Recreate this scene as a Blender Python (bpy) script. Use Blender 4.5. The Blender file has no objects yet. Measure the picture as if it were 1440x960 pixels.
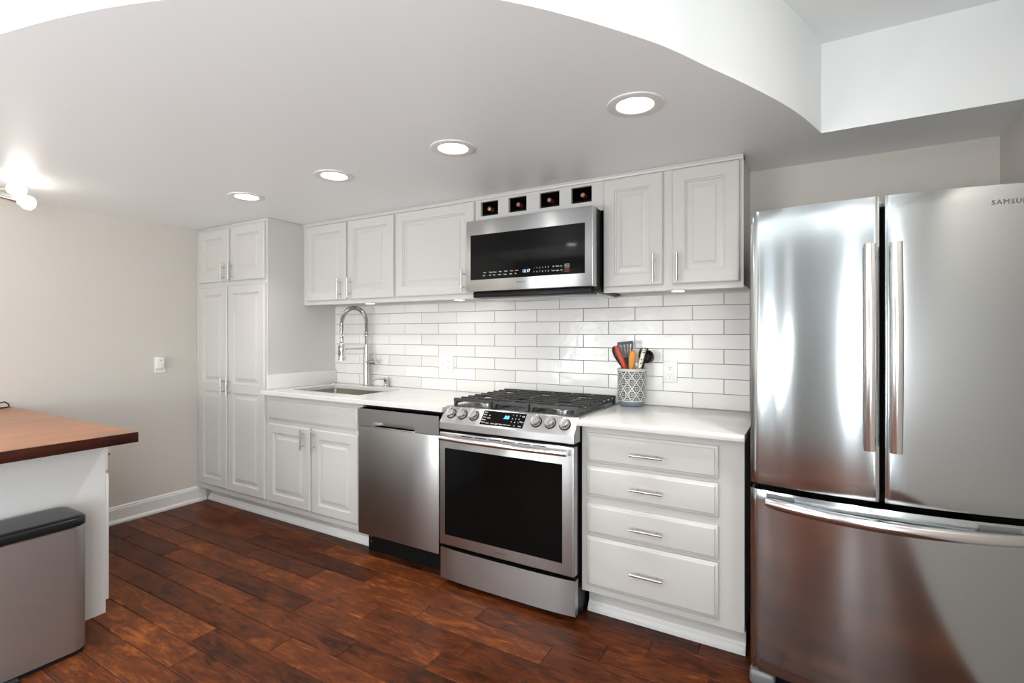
import bpy, bmesh, math, random
from mathutils import Vector, Matrix
random.seed(7)
PI = math.pi
sc = bpy.context.scene
COL = sc.collection

# ------------------------------------------------------------------ camera, light, exposure
F_PX = 716.034
cam_d = bpy.data.cameras.new('camera'); cam = bpy.data.objects.new('camera', cam_d); COL.objects.link(cam)
cam.location = (1.6646, -2.7731, 1.3029)
cam.rotation_euler = (PI/2, 0, math.radians(30.2806))
cam_d.sensor_fit = 'HORIZONTAL'; cam_d.sensor_width = 36.0
cam_d.lens = F_PX/1440*36; cam_d.shift_y = -(480-468.253)/1440
cam_d.clip_start = 0.05
sc.camera = cam
sc.view_settings.view_transform = 'Standard'
sc.view_settings.look = 'None'
sc.view_settings.exposure = 0.0
sc.view_settings.gamma = 1.0
sc.view_settings.use_curve_mapping = False
sc.cycles.max_bounces = 10
sc.cycles.diffuse_bounces = 6
sc.cycles.glossy_bounces = 5
sc.cycles.sample_clamp_indirect = 6.0
sc.cycles.caustics_reflective = False
sc.cycles.caustics_refractive = False
sc.cycles.use_denoising = True

w = bpy.data.worlds.new('world'); sc.world = w; w.use_nodes = True
bgn = w.node_tree.nodes['Background']
bgn.inputs[0].default_value = (0.80, 0.90, 1.0, 1); bgn.inputs[1].default_value = 1.2

def area(name, loc, rot, sx, sy, power, color=(1, 1, 1)):
    d = bpy.data.lights.new(name, 'AREA'); d.shape = 'RECTANGLE'; d.size = sx; d.size_y = sy
    d.energy = power; d.color = color
    o = bpy.data.objects.new(name, d); COL.objects.link(o); o.location = loc; o.rotation_euler = rot
    return o
FILL_WIN = [(-1.56, -1.38), (-0.72, -0.55), (0.0, 0.06), (1.62, 1.79)]    # tall narrow windows made up behind the camera for fill and fridge streaks
FILL_WINR = [(-4.9, -3.2)]          # tall window added for fill light, out of view on the right (y range)
WZ0, WZ1 = 0.15, 2.20
YB = -5.2
FILL_POWER, FILL_POWER_R, TILT, TILTR = 325, 95, math.radians(57), math.radians(10)
for a, b in FILL_WIN:
    area('window_light', ((a+b)/2, YB+0.03, (WZ0+WZ1)/2), (PI/2+TILT, 0, 0), b-a, (WZ1-WZ0)*0.9, FILL_POWER*(b-a), (0.95, 0.98, 1.0))  # added fill lamp out of view, tilted up to lift the ceiling
for a, b in FILL_WINR:
    area('window_light', (2.30, (a+b)/2, (WZ0+WZ1)/2), (PI/2+TILTR, 0, PI/2), b-a, (WZ1-WZ0)*0.9, FILL_POWER_R, (0.95, 0.98, 1.0))  # added fill lamp out of view, brightening the left side
DOWN_L = 12      # emission of the recessed lamps
SPOT_W = 22
HIGH_SPOT_W = 52
HIGH_L = 45     # emission of the lamps in the raised ceiling
PUCK_L = 30
BULB_L = 13

# ------------------------------------------------------------------ materials
def new_mat(name):
    m = bpy.data.materials.new(name); m.use_nodes = True
    return m, m.node_tree.nodes, m.node_tree.links, m.node_tree.nodes['Principled BSDF']
def mat(name, col, rough=0.5, metal=0.0, spec=0.5, emit=None, estr=0, coat=0):
    m, n, l, p = new_mat(name)
    p.inputs['Base Color'].default_value = (*col, 1); p.inputs['Roughness'].default_value = rough
    p.inputs['Metallic'].default_value = metal; p.inputs['Specular IOR Level'].default_value = spec
    if coat: p.inputs['Coat Weight'].default_value = coat; p.inputs['Coat Roughness'].default_value = 0.08
    if emit: p.inputs['Emission Color'].default_value = (*emit, 1); p.inputs['Emission Strength'].default_value = estr
    return m
def paint(name, col, rough, bump=0.02, scale=60, vary=0.0):
    m, n, l, p = new_mat(name)
    tc = n.new('ShaderNodeTexCoord'); nz = n.new('ShaderNodeTexNoise'); nz.inputs['Scale'].default_value = scale
    nz.inputs['Detail'].default_value = 3
    l.new(tc.outputs['Object'], nz.inputs['Vector'])
    bp = n.new('ShaderNodeBump'); bp.inputs['Strength'].default_value = bump; bp.inputs['Distance'].default_value = 0.01
    l.new(nz.outputs['Fac'], bp.inputs['Height']); l.new(bp.outputs['Normal'], p.inputs['Normal'])
    p.inputs['Base Color'].default_value = (*col, 1); p.inputs['Roughness'].default_value = rough
    if vary:
        n2 = n.new('ShaderNodeTexNoise'); n2.inputs['Scale'].default_value = 2.5; n2.inputs['Detail'].default_value = 4
        l.new(tc.outputs['Object'], n2.inputs['Vector'])
        mx = n.new('ShaderNodeMix'); mx.data_type = 'RGBA'
        mx.inputs['A'].default_value = (*[c*(1-vary) for c in col], 1); mx.inputs['B'].default_value = (*[min(1, c*(1+vary)) for c in col], 1)
        l.new(n2.outputs['Fac'], mx.inputs['Factor']); l.new(mx.outputs['Result'], p.inputs['Base Color'])
    return m
def steel(name, col, rough, aniso, tangent=(0, 0, 1), grain=True, axis='z'):
    m, n, l, p = new_mat(name)
    p.inputs['Base Color'].default_value = (*col, 1); p.inputs['Metallic'].default_value = 1
    p.inputs['Anisotropic'].default_value = aniso; p.inputs['Roughness'].default_value = rough
    c = n.new('ShaderNodeCombineXYZ')
    for i in range(3): c.inputs[i].default_value = tangent[i]
    if aniso: l.new(c.outputs[0], p.inputs['Tangent'])
    if grain:
        tc = n.new('ShaderNodeTexCoord'); mp = n.new('ShaderNodeMapping')
        mp.inputs['Scale'].default_value = (3, 3, 700) if axis == 'z' else (700, 3, 3)
        nz = n.new('ShaderNodeTexNoise'); nz.inputs['Scale'].default_value = 1.0; nz.inputs['Detail'].default_value = 2
        l.new(tc.outputs['Object'], mp.inputs[0]); l.new(mp.outputs[0], nz.inputs['Vector'])
        mr = n.new('ShaderNodeMapRange'); mr.inputs[3].default_value = rough*0.93; mr.inputs[4].default_value = rough*1.08
        l.new(nz.outputs['Fac'], mr.inputs[0]); l.new(mr.outputs[0], p.inputs['Roughness'])
        hs = n.new('ShaderNodeMix'); hs.data_type = 'RGBA'
        hs.inputs['A'].default_value = (*[c_*0.97 for c_ in col], 1); hs.inputs['B'].default_value = (*[min(1, c_*1.03) for c_ in col], 1)
        l.new(nz.outputs['Fac'], hs.inputs['Factor']); l.new(hs.outputs['Result'], p.inputs['Base Color'])
    return m

M_CAB = paint('cabinet_paint', (0.56, 0.552, 0.53), 0.30, 0.01, 90)
M_KICK = paint('kick_paint', (0.62, 0.61, 0.59), 0.35, 0.01, 90)
M_WALL = paint('wall_paint', (0.61, 0.575, 0.53), 0.55, 0.03, 120)
M_FAR = paint('taupe_wall_paint', (0.22, 0.215, 0.205), 0.6, 0.03, 120)  # unseen wall kept dark so the fridge reflects less light
M_CEIL = paint('ceiling_paint', (0.85, 0.885, 0.895), 0.42, 0.06, 9)
M_TRIM = paint('trim_paint', (0.74, 0.74, 0.73), 0.32, 0.01, 60)
M_ISL = paint('peninsula_paint', (0.68, 0.68, 0.665), 0.40, 0.01, 60)
M_STEEL = steel('brushed_steel', (0.51, 0.52, 0.525), 0.30, 0.85)
M_FRIDGE = steel('fridge_steel', (0.525, 0.56, 0.575), 0.13, 0.55)
M_DW = steel('dishwasher_steel', (0.47, 0.48, 0.48), 0.31, 0.8)
M_STEELH = steel('polished_steel_bar', (0.78, 0.78, 0.78), 0.18, 0.0, grain=False)
M_NICKEL = steel('brushed_nickel', (0.66, 0.64, 0.60), 0.24, 0.0, grain=False)
M_CHROME = steel('faucet_nickel', (0.62, 0.60, 0.56), 0.2, 0.0, grain=False)
M_SINK = steel('sink_steel', (0.50, 0.47, 0.42), 0.33, 0.0, grain=False)
M_CAN = steel('can_steel', (0.53, 0.55, 0.565), 0.40, 0.4)
M_BLACKGLASS = mat('black_glass', (0.004, 0.004, 0.004), 0.05, 0, 0.14)
M_OVENGLASS = mat('oven_glass', (0.003, 0.003, 0.003), 0.12, 0, 0.12)
M_BLACK = mat('black_plastic', (0.006, 0.006, 0.007), 0.35, 0, 0.2)
M_BLACKSOFT = mat('black_lid_plastic', (0.008, 0.009, 0.010), 0.28, 0, 0.3)
M_VOID = mat('dark_recess', (0.006, 0.006, 0.006), 0.8, 0, 0.1)  # near-black colour stands in for shade in gaps, slots and openings
M_IRON = mat('cast_iron', (0.034, 0.034, 0.034), 0.32)
M_ENAMEL = mat('cooktop_enamel', (0.03, 0.03, 0.03), 0.25)
M_GREYPL = mat('grey_plastic', (0.16, 0.165, 0.17), 0.4)
M_WHITEPL = mat('white_plastic', (0.80, 0.79, 0.76), 0.3)
M_SLOT = mat('socket_slot', (0.03, 0.03, 0.03), 0.5)
M_GROUT = mat('grout', (0.22, 0.215, 0.205), 0.9, 0, 0.1)
M_LOGO = mat('logo_grey', (0.09, 0.09, 0.09), 0.4)
M_PRINT = mat('panel_print', (0.75, 0.75, 0.75), 0.5)
M_PRINTRED = mat('panel_print_red', (0.6, 0.12, 0.08), 0.5)
M_DIGIT = mat('blue_digit', (0.05, 0.2, 0.5), 0.4, emit=(0.10, 0.45, 1.0), estr=2.5)
M_DIGITW = mat('white_digit', (0.2, 0.3, 0.5), 0.4, emit=(0.55, 0.75, 1.0), estr=2.0)
M_LENS = mat('lamp_lens', (1, 1, 1), 0.5, emit=(1.0, 0.97, 0.93), estr=DOWN_L)
M_LENSHIGH = mat('high_lamp_lens', (1, 1, 1), 0.5, emit=(1.0, 0.98, 0.96), estr=HIGH_L)
M_PUCK = mat('puck_lens', (1, 1, 1), 0.5, emit=(1.0, 0.96, 0.90), estr=PUCK_L)
M_BULB = mat('lit_bulb', (1, 1, 1), 0.5, emit=(1.0, 0.96, 0.90), estr=BULB_L)
M_BOTTLE = mat('wine_glass', (0.006, 0.008, 0.006), 0.12)
M_CORK = mat('cork_end', (0.36, 0.23, 0.17), 0.7)
M_FOIL = mat('copper_foil', (0.50, 0.26, 0.12), 0.35, 0.7)
M_FOILRED = mat('red_foil', (0.22, 0.03, 0.025), 0.4, 0.2)
M_RED = mat('red_silicone', (0.66, 0.075, 0.03), 0.45)
M_ORANGE = mat('orange_wood', (0.62, 0.27, 0.055), 0.5)
M_NYLON = mat('black_nylon', (0.014, 0.015, 0.016), 0.35)
M_GREYNYL = mat('grey_nylon', (0.075, 0.085, 0.09), 0.35)

def quartz():
    m, n, l, p = new_mat('white_quartz')
    tc = n.new('ShaderNodeTexCoord'); nz = n.new('ShaderNodeTexNoise'); nz.inputs['Scale'].default_value = 6; nz.inputs['Detail'].default_value = 6
    l.new(tc.outputs['Object'], nz.inputs['Vector'])
    r = n.new('ShaderNodeValToRGB'); r.color_ramp.elements[0].color = (0.64, 0.635, 0.62, 1); r.color_ramp.elements[1].color = (0.71, 0.705, 0.69, 1)
    l.new(nz.outputs['Fac'], r.inputs[0]); l.new(r.outputs[0], p.inputs['Base Color'])
    p.inputs['Roughness'].default_value = 0.16
    return m
M_QUARTZ = quartz()
def tile_mat():
    m, n, l, p = new_mat('glazed_tile')
    at = n.new('ShaderNodeAttribute'); at.attribute_name = 'rnd'
    r = n.new('ShaderNodeValToRGB'); r.color_ramp.elements[0].color = (0.70, 0.69, 0.67, 1); r.color_ramp.elements[1].color = (0.78, 0.775, 0.755, 1)
    l.new(at.outputs['Fac'], r.inputs[0]); l.new(r.outputs[0], p.inputs['Base Color'])
    tc = n.new('ShaderNodeTexCoord'); nz = n.new('ShaderNodeTexNoise'); nz.inputs['Scale'].default_value = 14; nz.inputs['Detail'].default_value = 3
    l.new(tc.outputs['Object'], nz.inputs['Vector'])
    bp = n.new('ShaderNodeBump'); bp.inputs['Strength'].default_value = 0.16; bp.inputs['Distance'].default_value = 0.012
    l.new(nz.outputs['Fac'], bp.inputs['Height']); l.new(bp.outputs['Normal'], p.inputs['Normal'])
    p.inputs['Roughness'].default_value = 0.17
    return m
M_TILE = tile_mat()
def wood(name, dark, mid, light, rough, attr=None, grain=(2.2, 26, 26), spec=0.5, cscale=1.0):
    m, n, l, p = new_mat(name)
    tc = n.new('ShaderNodeTexCoord')
    vec = tc.outputs['UV'] if attr else tc.outputs['Object']
    mp = n.new('ShaderNodeMapping'); mp.inputs['Scale'].default_value = grain
    l.new(vec, mp.inputs[0])
    n1 = n.new('ShaderNodeTexNoise'); n1.inputs['Scale'].default_value = 1.0; n1.inputs['Detail'].default_value = 8; n1.inputs['Roughness'].default_value = 0.62; n1.inputs['Distortion'].default_value = 1.1
    l.new(mp.outputs[0], n1.inputs['Vector'])
    n2 = n.new('ShaderNodeTexNoise'); n2.inputs['Scale'].default_value = 7.0*cscale; n2.inputs['Detail'].default_value = 4; n2.inputs['Distortion'].default_value = 1.5
    l.new(vec, n2.inputs['Vector'])
    add = n.new('ShaderNodeMath'); add.operation = 'MULTIPLY_ADD'; add.inputs[1].default_value = 0.55
    l.new(n1.outputs['Fac'], add.inputs[0])
    mul2 = n.new('ShaderNodeMath'); mul2.operation = 'MULTIPLY'; mul2.inputs[1].default_value = 0.45
    l.new(n2.outputs['Fac'], mul2.inputs[0]); l.new(mul2.outputs[0], add.inputs[2])
    val = add.outputs[0]
    if attr:
        at = n.new('ShaderNodeAttribute'); at.attribute_name = attr
        s = n.new('ShaderNodeMath'); s.operation = 'MULTIPLY_ADD'; s.inputs[1].default_value = 0.22; s.inputs[2].default_value = -0.11
        l.new(at.outputs['Fac'], s.inputs[0])
        a2 = n.new('ShaderNodeMath'); a2.operation = 'ADD'; l.new(val, a2.inputs[0]); l.new(s.outputs[0], a2.inputs[1]); val = a2.outputs[0]
    r = n.new('ShaderNodeValToRGB'); e = r.color_ramp.elements
    e[0].position = 0.33; e[0].color = (*dark, 1); e[1].position = 0.72; e[1].color = (*light, 1)
    x = e.new(0.5); x.color = (*mid, 1)
    l.new(val, r.inputs[0]); l.new(r.outputs[0], p.inputs['Base Color'])
    mr = n.new('ShaderNodeMapRange'); mr.inputs[3].default_value = rough*0.8; mr.inputs[4].default_value = rough*1.3
    l.new(n2.outputs['Fac'], mr.inputs[0]); l.new(mr.outputs[0], p.inputs['Roughness'])
    bp = n.new('ShaderNodeBump'); bp.inputs['Strength'].default_value = 0.18; bp.inputs['Distance'].default_value = 0.01
    l.new(val, bp.inputs['Height']); l.new(bp.outputs['Normal'], p.inputs['Normal'])
    p.inputs['Specular IOR Level'].default_value = spec
    return m
def plank_mat():
    m, n, l, p = new_mat('stained_plank')
    tc = n.new('ShaderNodeTexCoord')
    def noise(sx, sy, det, dist, rough=0.6):
        mp = n.new('ShaderNodeMapping'); mp.inputs['Scale'].default_value = (sx, sy, 1); l.new(tc.outputs['UV'], mp.inputs[0])
        k = n.new('ShaderNodeTexNoise'); k.inputs['Scale'].default_value = 1; k.inputs['Detail'].default_value = det; k.inputs['Distortion'].default_value = dist; k.inputs['Roughness'].default_value = rough
        l.new(mp.outputs[0], k.inputs['Vector']); return k.outputs['Fac']
    def mad(a, m_, c):
        k = n.new('ShaderNodeMath'); k.operation = 'MULTIPLY_ADD'; l.new(a, k.inputs[0]); k.inputs[1].default_value = m_
        if isinstance(c, float): k.inputs[2].default_value = c
        else: l.new(c, k.inputs[2])
        return k.outputs[0]
    fine = noise(7, 110, 6, 0.4, 0.7); fig = noise(6, 22, 8, 1.8, 0.65); cloud = noise(3.5, 9, 5, 0.8)
    at = n.new('ShaderNodeAttribute'); at.attribute_name = 'rnd'
    v = mad(at.outputs['Fac'], 0.13, -0.065)
    v = mad(fine, 0.26, v); v = mad(fig, 0.44, v); v = mad(cloud, 0.30, v)
    r = n.new('ShaderNodeValToRGB'); e = r.color_ramp.elements
    e[0].position = 0.37; e[0].color = (0.018, 0.0058, 0.0028, 1); e[1].position = 0.66; e[1].color = (0.27, 0.080, 0.017, 1)
    x = e.new(0.47); x.color = (0.068, 0.0175, 0.0062, 1); x = e.new(0.57); x.color = (0.125, 0.033, 0.0095, 1)
    l.new(v, r.inputs[0]); l.new(r.outputs[0], p.inputs['Base Color'])
    mr = n.new('ShaderNodeMapRange'); mr.inputs[3].default_value = 0.28; mr.inputs[4].default_value = 0.46
    l.new(fig, mr.inputs[0]); l.new(mr.outputs[0], p.inputs['Roughness'])
    bp = n.new('ShaderNodeBump'); bp.inputs['Strength'].default_value = 0.22; bp.inputs['Distance'].default_value = 0.008
    l.new(cloud, bp.inputs['Height']); l.new(bp.outputs['Normal'], p.inputs['Normal'])
    p.inputs['Specular IOR Level'].default_value = 0.12
    return m
M_FLOOR = plank_mat()
M_WTOP = wood('wood_top', (0.20, 0.075, 0.035), (0.34, 0.14, 0.06), (0.46, 0.215, 0.095), 0.30, None, (14, 1.5, 14), cscale=0.6)
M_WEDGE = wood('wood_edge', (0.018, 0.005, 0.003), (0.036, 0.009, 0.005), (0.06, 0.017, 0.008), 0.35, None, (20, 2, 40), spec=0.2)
M_SUB = mat('seam_dark', (0.012, 0.005, 0.003), 0.8)

def crock_mat():
    m, n, l, p = new_mat('patterned_glaze')
    uv = n.new('ShaderNodeUVMap'); sp = n.new('ShaderNodeSeparateXYZ'); l.new(uv.outputs[0], sp.inputs[0])
    def mth(op, a, b=None, c=None):
        k = n.new('ShaderNodeMath'); k.operation = op
        for i, v in enumerate((a, b, c)):
            if v is None: continue
            if isinstance(v, (int, float)): k.inputs[i].default_value = v
            else: l.new(v, k.inputs[i])
        return k.outputs[0]
    U = mth('MULTIPLY', sp.outputs[0], 10.0); V = mth('MULTIPLY', sp.outputs[1], 3.1)
    # staggered lattice: diamond coordinates
    a = mth('ADD', U, V); b = mth('SUBTRACT', U, V)
    fa = mth('SUBTRACT', mth('FRACT', a), 0.5); fb = mth('SUBTRACT', mth('FRACT', b), 0.5)
    ax = mth('ADD', fa, fb); ay = mth('SUBTRACT', fa, fb)
    rr = mth('SQRT', mth('ADD', mth('MULTIPLY', fa, fa), mth('MULTIPLY', fb, fb)))
    ang = mth('ARCTAN2', ay, ax)
    pet = mth('MULTIPLY', mth('COSINE', mth('MULTIPLY', ang, 4.0)), 0.05)
    rp = mth('ADD', rr, pet)
    rings = mth('SINE', mth('MULTIPLY', rp, 26.0))
    line = mth('GREATER_THAN', rings, -0.35)
    mxab = mth('MAXIMUM', mth('ABSOLUTE', fa), mth('ABSOLUTE', fb))
    band = mth('GREATER_THAN', mxab, 0.43)
    fac = mth('MAXIMUM', mth('MULTIPLY', line, mth('LESS_THAN', mxab, 0.43)), 0.0)
    inside = mth('MULTIPLY', mth('GREATER_THAN', sp.outputs[1], 0.16), mth('LESS_THAN', sp.outputs[1], 0.93))
    fac = mth('MULTIPLY', fac, inside)
    mx = n.new('ShaderNodeMix'); mx.data_type = 'RGBA'
    mx.inputs['A'].default_value = (0.56, 0.56, 0.53, 1); mx.inputs['B'].default_value = (0.045, 0.05, 0.055, 1)
    l.new(fac, mx.inputs['Factor'])
    m2 = n.new('ShaderNodeMix'); m2.data_type = 'RGBA'; m2.inputs['A'].default_value = (0.16, 0.22, 0.28, 1)
    l.new(mth('GREATER_THAN', sp.outputs[1], 0.135), m2.inputs['Factor']); l.new(mx.outputs['Result'], m2.inputs['B'])
    l.new(m2.outputs['Result'], p.inputs['Base Color']); p.inputs['Roughness'].default_value = 0.2
    return m
M_CROCK = crock_mat()
def dotted():
    m, n, l, p = new_mat('patterned_handle')
    tc = n.new('ShaderNodeTexCoord'); v = n.new('ShaderNodeTexVoronoi'); v.inputs['Scale'].default_value = 75
    l.new(tc.outputs['Object'], v.inputs['Vector'])
    r = n.new('ShaderNodeValToRGB'); r.color_ramp.interpolation = 'CONSTANT'
    r.color_ramp.elements[0].color = (0.05, 0.08, 0.07, 1); r.color_ramp.elements[1].color = (0.72, 0.68, 0.58, 1); r.color_ramp.elements[1].position = 0.32
    l.new(v.outputs['Distance'], r.inputs[0]); l.new(r.outputs[0], p.inputs['Base Color']); p.inputs['Roughness'].default_value = 0.3
    return m
M_DOT = dotted()

# ------------------------------------------------------------------ geometry helpers
WLOC = {}
class MB:
    def __init__(s): s.bm = bmesh.new(); s.mi = 0
    def _tag(s, faces):
        for f in faces: f.material_index = s.mi
    def face(s, pts):
        f = s.bm.faces.new([s.bm.verts.new(p) for p in pts]); f.material_index = s.mi; return f
    def box(s, x0, x1, y0, y1, z0, z1, bev=0, seg=2):
        x0, x1 = min(x0, x1), max(x0, x1); y0, y1 = min(y0, y1), max(y0, y1); z0, z1 = min(z0, z1), max(z0, z1)
        v = [s.bm.verts.new(p) for p in ((x0,y0,z0),(x1,y0,z0),(x1,y1,z0),(x0,y1,z0),(x0,y0,z1),(x1,y0,z1),(x1,y1,z1),(x0,y1,z1))]
        fs = [s.bm.faces.new([v[i] for i in q]) for q in ((3,2,1,0),(4,5,6,7),(0,1,5,4),(1,2,6,5),(2,3,7,6),(3,0,4,7))]
        s._tag(fs)
        if bev:
            es = list({e for f in fs for e in f.edges})
            r = bmesh.ops.bevel(s.bm, geom=es, offset=bev, segments=seg, affect='EDGES', profile=0.5)
            s._tag(r['faces'])
        return s
    def prism(s, poly, axis, a0, a1):
        # poly: 2-D points of the section; axis the extrusion axis
        def P(p, a):
            return {'x': (a, p[0], p[1]), 'y': (p[0], a, p[1]), 'z': (p[0], p[1], a)}[axis]
        A = [s.bm.verts.new(P(p, a0)) for p in poly]; B = [s.bm.verts.new(P(p, a1)) for p in poly]
        n = len(poly); fs = [s.bm.faces.new(A), s.bm.faces.new(B[::-1])]
        for i in range(n): fs.append(s.bm.faces.new((A[i], A[(i+1) % n], B[(i+1) % n], B[i])))
        s._tag(fs); return s
    def tube(s, pts, r, seg=10, caps=True, closed=False):
        pts = [Vector(p) for p in pts]; n = len(pts)
        rs = r if isinstance(r, (list, tuple)) else [r]*n
        rings = []; prev = None
        for i, p in enumerate(pts):
            t = (pts[min(i+1, n-1)] - pts[max(i-1, 0)]).normalized()
            if prev is None:
                up = Vector((0, 0, 1)) if abs(t.z) < 0.9 else Vector((0, 1, 0))
                a = t.cross(up).normalized()
            else:
                a = (prev - t*prev.dot(t)).normalized()
            prev = a; b = t.cross(a)
            rings.append([s.bm.verts.new(p + (a*math.cos(k*2*PI/seg) + b*math.sin(k*2*PI/seg))*rs[i]) for k in range(seg)])
        fs = []
        for i in range(n-1):
            for k in range(seg):
                fs.append(s.bm.faces.new((rings[i][k], rings[i][(k+1) % seg], rings[i+1][(k+1) % seg], rings[i+1][k])))
        if caps: fs.append(s.bm.faces.new(rings[0][::-1])); fs.append(s.bm.faces.new(rings[-1]))
        s._tag(fs); return s
    def lathe(s, prof, origin=(0, 0, 0), direction=(0, 0, 1), seg=28, uv=False, cap=True):
        # prof: (radius, height) pairs along direction
        d = Vector(direction).normalized(); up = Vector((0, 0, 1)) if abs(d.z) < 0.9 else Vector((1, 0, 0))
        a = d.cross(up).normalized(); b = d.cross(a); o = Vector(origin)
        rings = [[s.bm.verts.new(o + d*h + (a*math.cos(k*2*PI/seg) + b*math.sin(k*2*PI/seg))*max(r, 1e-5)) for k in range(seg)] for r, h in prof]
        lay = s.bm.loops.layers.uv.verify() if uv else None
        fs = []; H = max(h for r, h in prof)
        for i in range(len(prof)-1):
            for k in range(seg):
                f = s.bm.faces.new((rings[i][k], rings[i][(k+1) % seg], rings[i+1][(k+1) % seg], rings[i+1][k])); fs.append(f)
                if uv:
                    us = (k, k+1, k+1, k); hs = (prof[i][1], prof[i][1], prof[i+1][1], prof[i+1][1])
                    for q, lp in enumerate(f.loops): lp[lay].uv = (us[q]/seg, hs[q]/H)
        if cap:
            fs.append(s.bm.faces.new(rings[0][::-1])); fs.append(s.bm.faces.new(rings[-1]))
        s._tag(fs); return s
    def rloops(s, x0, x1, z0, z1, loops, fill=True):
        # rectangular loops facing -y: (inset, y)
        rs = []
        for ins, y in loops:
            rs.append([s.bm.verts.new(p) for p in ((x0+ins, y, z0+ins), (x1-ins, y, z0+ins), (x1-ins, y, z1-ins), (x0+ins, y, z1-ins))])
        fs = []
        for A, B in zip(rs, rs[1:]):
            for k in range(4): fs.append(s.bm.faces.new((A[k], A[(k+1) % 4], B[(k+1) % 4], B[k])))
        if fill: fs.append(s.bm.faces.new(rs[-1]))
        s._tag(fs); return rs
    def build(s, name, m, parent=None, smooth=True, ang=35, merge=False):
        bm = s.bm
        if merge: bmesh.ops.remove_doubles(bm, verts=bm.verts, dist=1e-5)
        bmesh.ops.recalc_face_normals(bm, faces=bm.faces)
        bm.verts.ensure_lookup_table()
        lo = Vector([min(v.co[i] for v in bm.verts) for i in range(3)]); hi = Vector([max(v.co[i] for v in bm.verts) for i in range(3)])
        c = (lo+hi)/2
        if parent is None: c.z = lo.z
        for v in bm.verts: v.co -= c
        me = bpy.data.meshes.new(name); bm.to_mesh(me); bm.free()
        for k in (m if isinstance(m, (list, tuple)) else [m]): me.materials.append(k)
        if smooth:
            for p in me.polygons: p.use_smooth = True
            me.set_sharp_from_angle(angle=math.radians(ang))
        o = bpy.data.objects.new(name, me); COL.objects.link(o)
        link(o, c, parent); return o
def link(o, c, parent):
    c = Vector(c)
    if parent is not None:
        o.parent = parent; o.location = c - WLOC[parent.name]
    else: o.location = c
    WLOC[o.name] = c
def thing(name, label, cat, loc, group=None):
    o = bpy.data.objects.new(name, None); COL.objects.link(o); o.location = loc; WLOC[o.name] = Vector(loc)
    o.empty_display_size = 0.05
    return tag(o, label, cat, group)
def tag(o, label, cat, group=None):
    o['label'] = label; o['category'] = cat
    if group: o['group'] = group
    return o
def struct(o): o['kind'] = 'structure'; return o
def dup(root, loc, label):
    r = root.copy(); COL.objects.link(r); r.location = loc; r['label'] = label
    for ch in root.children:
        c = ch.copy(); COL.objects.link(c); c.parent = r
        for g in ch.children:
            d = g.copy(); COL.objects.link(d); d.parent = c
    return r
def text_mesh(mb, txt, size, M, align='CENTER', extrude=0.0003, spacing=1.0):
    cu = bpy.data.curves.new('t', 'FONT'); cu.body = txt; cu.size = size; cu.align_x = align; cu.align_y = 'CENTER'
    cu.extrude = extrude; cu.space_character = spacing; cu.resolution_u = 2
    ob = bpy.data.objects.new('t', cu); COL.objects.link(ob)
    bpy.context.view_layer.update()
    me = bpy.data.meshes.new_from_object(ob.evaluated_get(bpy.context.evaluated_depsgraph_get()))
    me.transform(M)
    n0 = len(mb.bm.faces); mb.bm.from_mesh(me); mb.bm.faces.ensure_lookup_table()
    for f in mb.bm.faces[n0:]: f.material_index = mb.mi
    bpy.data.objects.remove(ob); bpy.data.curves.remove(cu); bpy.data.meshes.remove(me)
FRONT = Matrix(((1, 0, 0, 0), (0, 0, -1, 0), (0, 1, 0, 0), (0, 0, 0, 1)))     # text plane facing -y
def front_at(x, y, z, tilt=0.0):
    return Matrix.Translation((x, y, z)) @ Matrix.Rotation(tilt, 4, 'X') @ FRONT

# ---- joinery
def panel_door(x0, x1, z0, z1, y, openings=None, th=0.019, fr=0.058):
    """raised-panel door whose back lies on plane y, facing -y"""
    mb = MB(); yf = y-th
    if openings is None: openings = [(z0+fr, z1-fr)]
    mb.rloops(x0, x1, z0, z1, [(0, y), (0, yf+0.006), (0.002, yf+0.0025), (0.007, yf)], fill=False)
    xa, xb = x0+fr, x1-fr; i = 0.007
    # face of stiles and rails
    zs = [z0+i]
    for a, b in openings: zs += [a, b]
    zs.append(z1-i)
    for k in range(len(zs)-1):
        a, b = zs[k], zs[k+1]
        if k % 2 == 0:
            for u0, u1 in ((x0+i, xa), (xa, xb), (xb, x1-i)):
                mb.face([(u0, yf, a), (u1, yf, a), (u1, yf, b), (u0, yf, b)])
        else:
            mb.face([(x0+i, yf, a), (xa, yf, a), (xa, yf, b), (x0+i, yf, b)])
            mb.face([(xb, yf, a), (x1-i, yf, a), (x1-i, yf, b), (xb, yf, b)])
            mb.rloops(xa, xb, a, b, [(0, yf), (0.002, yf+0.0055), (0.007, yf+0.0065), (0.009, yf+0.012), (0.0135, yf+0.012), (0.041, yf+0.003), (0.0415, yf+0.001)])
    mb.face([(x0, y, z0), (x0, y, z1), (x1, y, z1), (x1, y, z0)])
    return mb
def slab_front(x0, x1, z0, z1, y, th=0.019):
    mb = MB(); yf = y-th
    mb.rloops(x0, x1, z0, z1, [(0, y), (0, yf+0.009), (0.004, yf+0.006), (0.010, yf+0.0045), (0.0145, yf+0.0005), (0.017, yf)])
    mb.face([(x0, y, z0), (x0, y, z1), (x1, y, z1), (x1, y, z0)])
    return mb
def pull(parent, x, z, yface, length=0.135, vertical=True, off=0.032, r=0.0058, name='handle'):
    mb = MB(); L = length/2; yy = yface-off
    e = (lambda t: (x, yy, z+t)) if vertical else (lambda t: (x+t, yy, z))
    mb.tube([e(-L), e(-L+0.0008), e(L-0.0008), e(L)], [r*0.85, r, r, r*0.85], 12)
    for t in (-L*0.58, L*0.58):
        p = e(t); mb.tube([(p[0], yface+0.004, p[2]), (p[0], yy, p[2])], r*0.72, 10)
    return mb.build(name, M_NICKEL, parent)

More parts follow.
